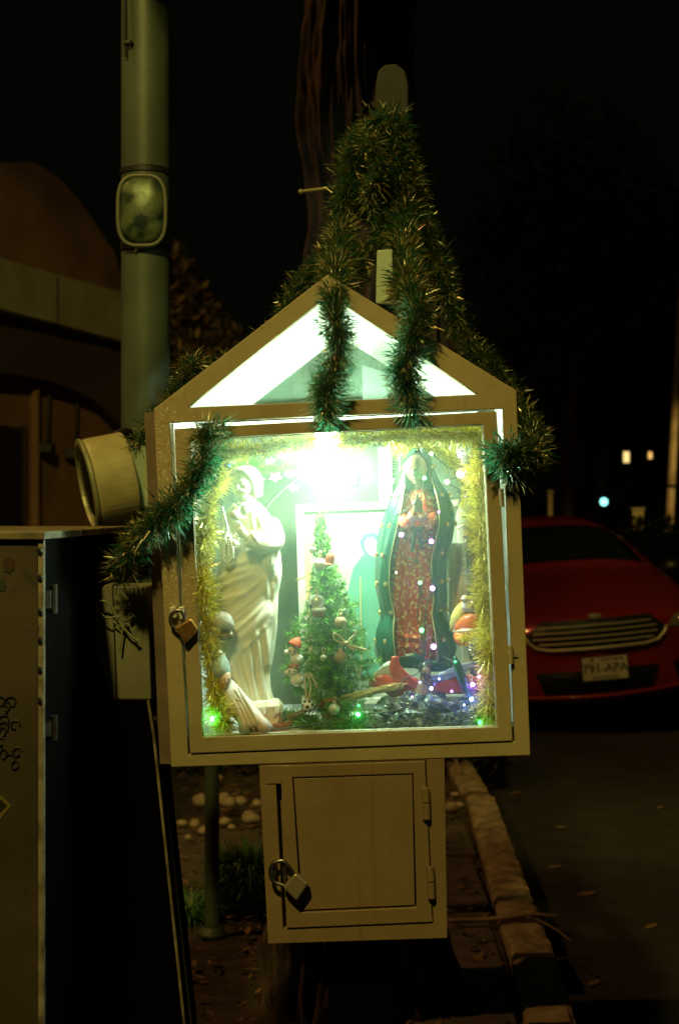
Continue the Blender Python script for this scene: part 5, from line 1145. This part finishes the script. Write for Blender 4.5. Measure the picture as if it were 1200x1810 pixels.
for sx in (-1, 1):
    hl = car.part('headlight', fpatch([(sx * .50, .70), (sx * .56, .77), (sx * .80, .80), (sx * .84, .74), (sx * .70, .68)], .006), mat('headlight_lens', (.25, .22, .17), .12, .3, coat=1.))
    mb = MB(); mb.ball(Vector((sx * .62, cy(sx * .62, .73) - .004, .73)), (.04, .02, .035), 14, 10); car.part('bulb', mb, CHROME, hl, smooth=True)
mb = MB(); 
zb = .80
rows = [Vector((.045 * math.cos(q), cy(0, .79) + .006, .812 + .018 * math.sin(q))) for q in [2 * math.pi * i / 24 for i in range(24)]]
mb.prism([p + Vector((0, -.028, 0)) for p in rows], [p + Vector((0, .02, 0)) for p in rows]); car.part('badge', mb, mat('badge_silver', (.65, .65, .5), .3, .6), bevel=.003)
# plate
npz0, npz1 = .395, .545; yp = cy(0, .47) - .022; XP = .03
pt = car.part('number_plate', MB().box((XP - .15, yp - .004, npz0), (XP + .15, yp, npz1)), mat('plate_white', (.62, .60, .42), .5, col2=(.52, .52, .36), scale=30), bevel=.002)
mb = MB(); mb.box((XP - .155, yp + .0005, npz0 - .005), (XP + .155, yp + .012, npz1 + .005)); car.part('plate_holder', mb, BLK)
def text(body_, x, z, size, m, y):
    cu = bpy.data.curves.new('lettering', 'FONT'); cu.body = body_; cu.size = size; cu.extrude = .0008; cu.align_x = 'CENTER'; cu.align_y = 'CENTER'; cu.offset = size * .012
    to = bpy.data.objects.new('tmp', cu); COL.objects.link(to); me = bpy.data.meshes.new_from_object(to.evaluated_get(bpy.context.evaluated_depsgraph_get())); bpy.data.objects.remove(to)
    R = Matrix.Translation((x, y, z)) @ Matrix.Rotation(rad(90), 4, 'X'); me.transform(R); me.materials.append(m)
    o = bpy.data.objects.new('lettering', me); COL.objects.link(o); o.parent = pt
DK = mat('plate_ink', (.03, .045, .03), .6)
text('791-APA', XP, .470, .082, DK, yp - .0055)
text('DISTRITO FEDERAL', XP, .413, .021, DK, yp - .0055); text('MEXICO', XP + .02, .530, .022, mat('plate_red', (.35, .06, .06), .6), yp - .0055)
for x in (-.085, .075, .11):
    mb = MB(); mb.box((XP + x - .012, yp - .0062, .522), (XP + x + .012, yp - .0042, .536)); car.part('plate_bolt', mb, DK, pt)
# windshield, side glass
rows = []
for i in range(9):
    t = i / 8; y = 1.52 + (2.12 - 1.52) * t; hw_ = .72 + (.60 - .72) * t; rows.append([Vector((x, y + .12 * (x / .7) ** 2 * (1 - t) * 0, cz(x, y) + .006)) for x in np.linspace(-hw_, hw_, 15)])
car.part('windscreen', MB().grid(rows), DGLASS, smooth=True, solid=.004)
for sx in (-1, 1):
    rows = []
    for i in range(12):
        y = 1.95 + 1.75 * i / 11; row = []
        for k in range(4):
            z = 1.02 + (.30 if .05 < i / 11 < .95 else .10) * k / 3
            h = bv.ray_cast(Vector((sx * 2, y, z)), Vector((-sx, 0, 0)))[0]; row.append(Vector(((h.x if h else sx * .8) + sx * .005, y, z)))
        rows.append(row)
    car.part('side_window', MB().grid(rows), DGLASS, smooth=True, solid=.003)
    mir = MB(); mir.ball((sx * .99, 1.75, 1.0), (.085, .06, .055), 16, 10); mir.tube([(sx * .88, 1.78, .97), (sx * .98, 1.76, 1.0)], .025, 8); car.part('wing_mirror', mir, BLK, smooth=True)
    for y in (.98, 3.85):
        mb = MB(); Mw = Matrix.Rotation(rad(90), 3, 'Y'); mb.lathe((sx * .83, y, .33), [(.20, -.1), (.31, -.1), (.33, -.07), (.33, .07), (.31, .1), (.20, .1)], 32, M=Mw); wh = car.part('wheel', mb, BLACK, smooth=True)
        mb = MB(); mb.lathe((sx * .84, y, .33), [(.19, -.098), (.21, -.09), (.21, .09), (.19, .098)], 28, M=Mw); mb.ball((sx * .93, y, .33), (.01, .05, .05), 10, 8)
        for k in range(7): q = k * .8976; mb.tube([(sx * .93, y, .33), (sx * .93, y + .2 * math.cos(q), .33 + .2 * math.sin(q))], .018, 6)
        car.part('rim', mb, CHROME, wh)
        mb = MB(); mb.lathe((sx * .80, y, .36), [(.30, -.12), (.37, -.125), (.37, .125), (.30, .128)], 32, M=Mw); car.part('wheel_arch', mb, BLK)
for x in (-.35, .15):
    mb = MB(); mb.tube([Vector((x + k * .07, 1.56 + k * .012, cz(x + k * .07, 1.56 + k * .012) + .02)) for k in range(7)], .008, 6); car.part('wiper', mb, BLK)

# ---------------------------------------------------------------- building on the left
bd = Thing('building', 'orange-lit curved corner building with a pale balcony band at the left', 'building', (-1.7, 9, .08))
ORW = mat('ochre_wall', (.30, .17, .09), .9, col2=(.22, .12, .06), scale=3, bump=.4, bscale=30)
def depth(px): return 8.0 + (9.35 - 8.0) * (px / 210)
def curtain(name, tops, bots, off, m, th=.15):
    """tops/bots: (px, py); wall follows the building's receding line, offset back"""
    xs = np.linspace(tops[0][0], tops[-1][0], 36); tz = np.interp(xs, [a for a, _ in tops], [b_ for _, b_ in tops]); bz = np.interp(xs, [a for a, _ in bots], [b_ for _, b_ in bots])
    rows = []
    f0, f1, b0, b1 = [], [], [], []
    for x, a, b_ in zip(xs, tz, bz):
        Y = depth(x) + off; f0.append(at(x, b_, Y)); f1.append(at(x, a, Y)); b0.append(at(x, b_, Y) + Vector((-th * .9, th, 0))); b1.append(at(x, a, Y) + Vector((-th * .9, th, 0)))
    return bd.part(name, MB().grid([b0, f0, f1, b1, b0]), m)
curtain('upper_wall', [(-420, 420), (-100, 320), (0, 288), (60, 285), (110, 318), (160, 380), (205, 450), (222, 520)], [(-420, 330), (-100, 445), (0, 470), (100, 500), (205, 535), (222, 540)], .35, ORW)
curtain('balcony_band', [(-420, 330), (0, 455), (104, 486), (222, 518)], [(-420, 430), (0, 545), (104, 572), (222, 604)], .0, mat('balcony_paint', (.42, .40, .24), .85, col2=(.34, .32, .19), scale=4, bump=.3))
curtain('balcony_shade', [(-420, 430), (0, 548), (104, 575), (222, 606)], [(-420, 600), (0, 658), (70, 668), (120, 684), (170, 708), (222, 760)], .18, mat('shade_and_joint_brown', (.07, .045, .03), .9))  # dark brown panel standing in for the shade under the balcony
curtain('lower_wall', [(-420, 560), (0, 640), (222, 690)], [(-420, 1420), (0, 1400), (222, 1370)], .42, ORW)
curtain('doorway', [(-40, 745), (40, 757)], [(-40, 1380), (40, 1372)], .38, mat('dark_door', (.02, .015, .01), .7), th=.03)
curtain('door_frame', [(40.5, 752), (47, 753)], [(40.5, 1372), (47, 1371)], .36, mat('door_frame_brown', (.12, .07, .035), .8), th=.05)
curtain('band_joint', [(101, 488), (104, 489)], [(101, 572), (104, 573)], -.006, mat('shade_and_joint_brown', (0, 0, 0)), th=.02)
for px, py in ((84, 793), (134, 803)):
    p = at(px, py, depth(px) + .34); mb = MB(); mb.box(p - Vector((.055, .10, .03)), p + Vector((.05, .03, .03))); mb.tube([p + Vector((0, 0, .03)), p + Vector((0, .02, .12)), p + Vector((0, .06, .35))], .012, 6); bd.part('wall_lamp', mb, BLK, bevel=.01)
mb = MB(); p0 = at(60, 672, depth(60) + .38); mb.tube([at(62, 676, depth(62) + .38), at(64, 1380, depth(64) + .38)], .03, 8); bd.part('drainpipe', mb, ORW, smooth=True)

# ---------------------------------------------------------------- trees and street beyond
def leafy(name, label, cat, blobs, n, sz, m, base, trunk=None):
    t = Thing(name, label, cat, base); mb = MB(); P_ = []
    tot = sum(r ** 2 for _, r in blobs)
    for c, r in blobs:
        for i in range(int(n * r * r / tot)):
            v = Vector((random.gauss(0, 1), random.gauss(0, 1), random.gauss(0, 1))).normalized() * r * random.random() ** .35; p = c + v * (1 + .3 * noise.noise(v * 3 / r))
            d = Vector((random.gauss(0, 1), random.gauss(0, 1), random.gauss(0, .6))).normalized() * sz; e = d.cross(Vector((random.random(), random.random(), 1))).normalized() * sz * .4
            mb.add([p - d, p + e, p + d, p - e], [(0, 1, 2, 3)])
    t.part('crown', mb, m, kind='stuff')
    mb = MB(); trunk = trunk or [Vector(base), blobs[0][0]]; mb.tube(cr(trunk, 6), [.14 - .004 * i for i in range(6 * (len(trunk) - 1) + 1)], 10); t.part('trunk', mb, BARK, smooth=True)
LEAFB = mat('leaf_brown_lit', (.10, .075, .03), .7, island=.5)
leafy('tree', 'dim bushy tree with a sloping crown between the pole and the gable', 'tree', [(at(330, 600, 10.2), .38), (at(300, 540, 10.4), .35), (at(362, 640, 10.2), .36), (at(290, 480, 10.5), .25), (at(350, 720, 10.3), .45), (at(250, 600, 10.4), .4)], 5000, .05, LEAFB, (at(320, 0, 10.3).x, 10.3, .08))
def box_hedge(label, x0, x1, Y0, Y1, h, n, name='hedge', m=LEAF, sz=.06):
    mb = MB()
    for i in range(n):
        x = random.uniform(x0, x1); y = Y0 + (Y1 - Y0) * random.random() ** 2; z = h * random.random() ** .6 * (1 + .06 * noise.noise(Vector((x, y, 0)))); p = Vector((x, y, z))
        d = Vector((random.gauss(0, 1), random.gauss(0, 1), random.gauss(0, .6))).normalized() * sz; e = d.cross(Vector((random.random(), random.random(), 1))).normalized() * sz * .45
        mb.add([p - d, p + e, p + d, p - e], [(0, 1, 2, 3)])
    mb.box((x0, Y0 + .15, 0), (x1, Y1, h * .85)); single(name, label, name, mb, m, ((x0 + x1) / 2, Y0, 0))
box_hedge('low trimmed dark hedge across the street behind the red car', 2.6, 9, 21, 22, 1.42, 9000)
leafy('tree', 'dark tree beyond the hedge, left of the distant lit windows', 'tree', [(Vector((4.6, 27, 5.2)), 1.5), (Vector((5.6, 27.5, 5.9)), 1.4), (Vector((3.6, 26.8, 6.2)), 1.5), (Vector((4.5, 27, 7.5)), 1.8)], 6000, .13, LEAF, (4.3, 27, 0), [Vector((4.3, 27, 0)), Vector((4.35, 27, 2.5)), Vector((4.5, 27, 5))])
leafy('tree', 'dark tree beyond the hedge near the leaning lamp post', 'tree', [(Vector((8.0, 31, 5.4)), 1.6), (Vector((9.2, 31, 6.6)), 1.8), (Vector((7.2, 31, 7.0)), 1.6)], 5000, .13, LEAF, (8.1, 31, 0), [Vector((8.1, 31, 0)), Vector((8.0, 31, 2.5)), Vector((8.1, 31, 5))])
# leaning post at the right edge
po = Thing('street_post', 'leaning pale post at the right edge, beyond the hedge', 'post', at(1176, 1030, 24)); pts = [at(1174, 1060, 24), at(1183, 900, 24), at(1189, 780, 24), at(1197, 640, 24), at(1206, 480, 24)]
mb = MB(); mb.tube(pts, [.078, .074, .068, .062, .055], 14); po.part('shaft', mb, mat('post_paint', (.50, .40, .22), .7, col2=(.25, .2, .1), scale=5), smooth=True)
mb = MB(); mb.tube([at(1185.6, 862, 24), at(1186, 856, 24)], .08, 14); po.part('collar', mb, BLACK)
# distant building with two lit windows
db = Thing('building', 'dark distant building with two small lit windows at the right', 'building', (9, 44, 0))
mb = MB(); mb.box((3, 44, 0), (22, 52, 7.0)); db.part('wall', mb, mat('night_wall', (.05, .05, .04), .9))
mb = MB(); mb.box((2.9, 43.9, 7.0), (22.1, 52, 7.25)); db.part('cornice', mb, mat('night_wall', (0, 0, 0)))
EM1 = mat('window_glow_yellow', (.1, .1, .05), emit=(1, .72, .26), estr=1.3); EM2 = mat('window_glow_orange', (.1, .1, .05), emit=(1, .55, .16), estr=1.2)
def win(px, py, w_, h_, m):
    p = at(px, py, 43.95); q = 43.95 / F; mb = MB(); mb.box((p.x - w_ * q / 2 - .06, 43.93, p.z - h_ * q / 2 - .06), (p.x + w_ * q / 2 + .06, 43.99, p.z + h_ * q / 2 + .06)); f = db.part('window', mb, BLK)
    mb = MB(); mb.box((p.x - w_ * q / 2, 43.91, p.z - h_ * q / 2), (p.x + w_ * q / 2, 43.925, p.z + h_ * q / 2)); db.part('pane', mb, m, f)
win(1106, 808, 10, 19, EM1); win(1148, 805, 6, 12, EM2)
# green traffic light
tl = Thing('traffic_light', 'small traffic signal showing green above the car roof', 'traffic light', (at(1067, 0, 32).x, 32, 0)); p = at(1067, 887, 32)
mb = MB(); mb.box(p - Vector((.17, -.02, .20)), p + Vector((.17, .25, .95))); tl.part('housing', mb, BLK, bevel=.02)
mb = MB(); mb.tube([Vector((p.x, 32.15, 0)), Vector((p.x, 32.15, p.z - .2))], .06, 8); tl.part('pole', mb, BLK)
for k, (cc, es) in enumerate((((.30, 1, .85), 2.6), ((.03, .02, .005), 0), ((.03, .004, .004), 0))):
    mb = MB(); mb.lathe(p + Vector((0, .02, k * .38)), [(.085, 0), (.075, .02), (.03, .035), (.001, .04)], 18, M=Matrix.Rotation(rad(90), 3, 'X')); tl.part('lens', mb, mat('lens%d' % k, cc, .3, emit=cc if es else None, estr=es))
# pale boxes added as stand-ins for blurred light patches in the distance
for label, px, py, w_, h_, Y, c_ in (('pale light-patch bollard behind the far hedge, left', 972, 885, 8, 28, 24, (.30, .25, .12)), ('pale low light-patch box behind the far hedge, right', 1127, 908, 20, 12, 24, (.30, .27, .12))):
    p = at(px, py, Y); q = Y / F; mb = MB(); mb.box((p.x - w_ * q / 2, Y, 0), (p.x + w_ * q / 2, Y + .15, p.z + h_ * q / 2)); mb.box((p.x - w_ * q / 2 - .015, Y - .015, p.z + h_ * q / 2), (p.x + w_ * q / 2 + .015, Y + .165, p.z + h_ * q / 2 + .04))
    single('stub' if w_ < 10 else 'light_patch_box', label, 'stub' if w_ < 10 else 'light patch box', mb, mat('dim%d' % px, c_, .8), (p.x, Y, 0), bevel=.01)
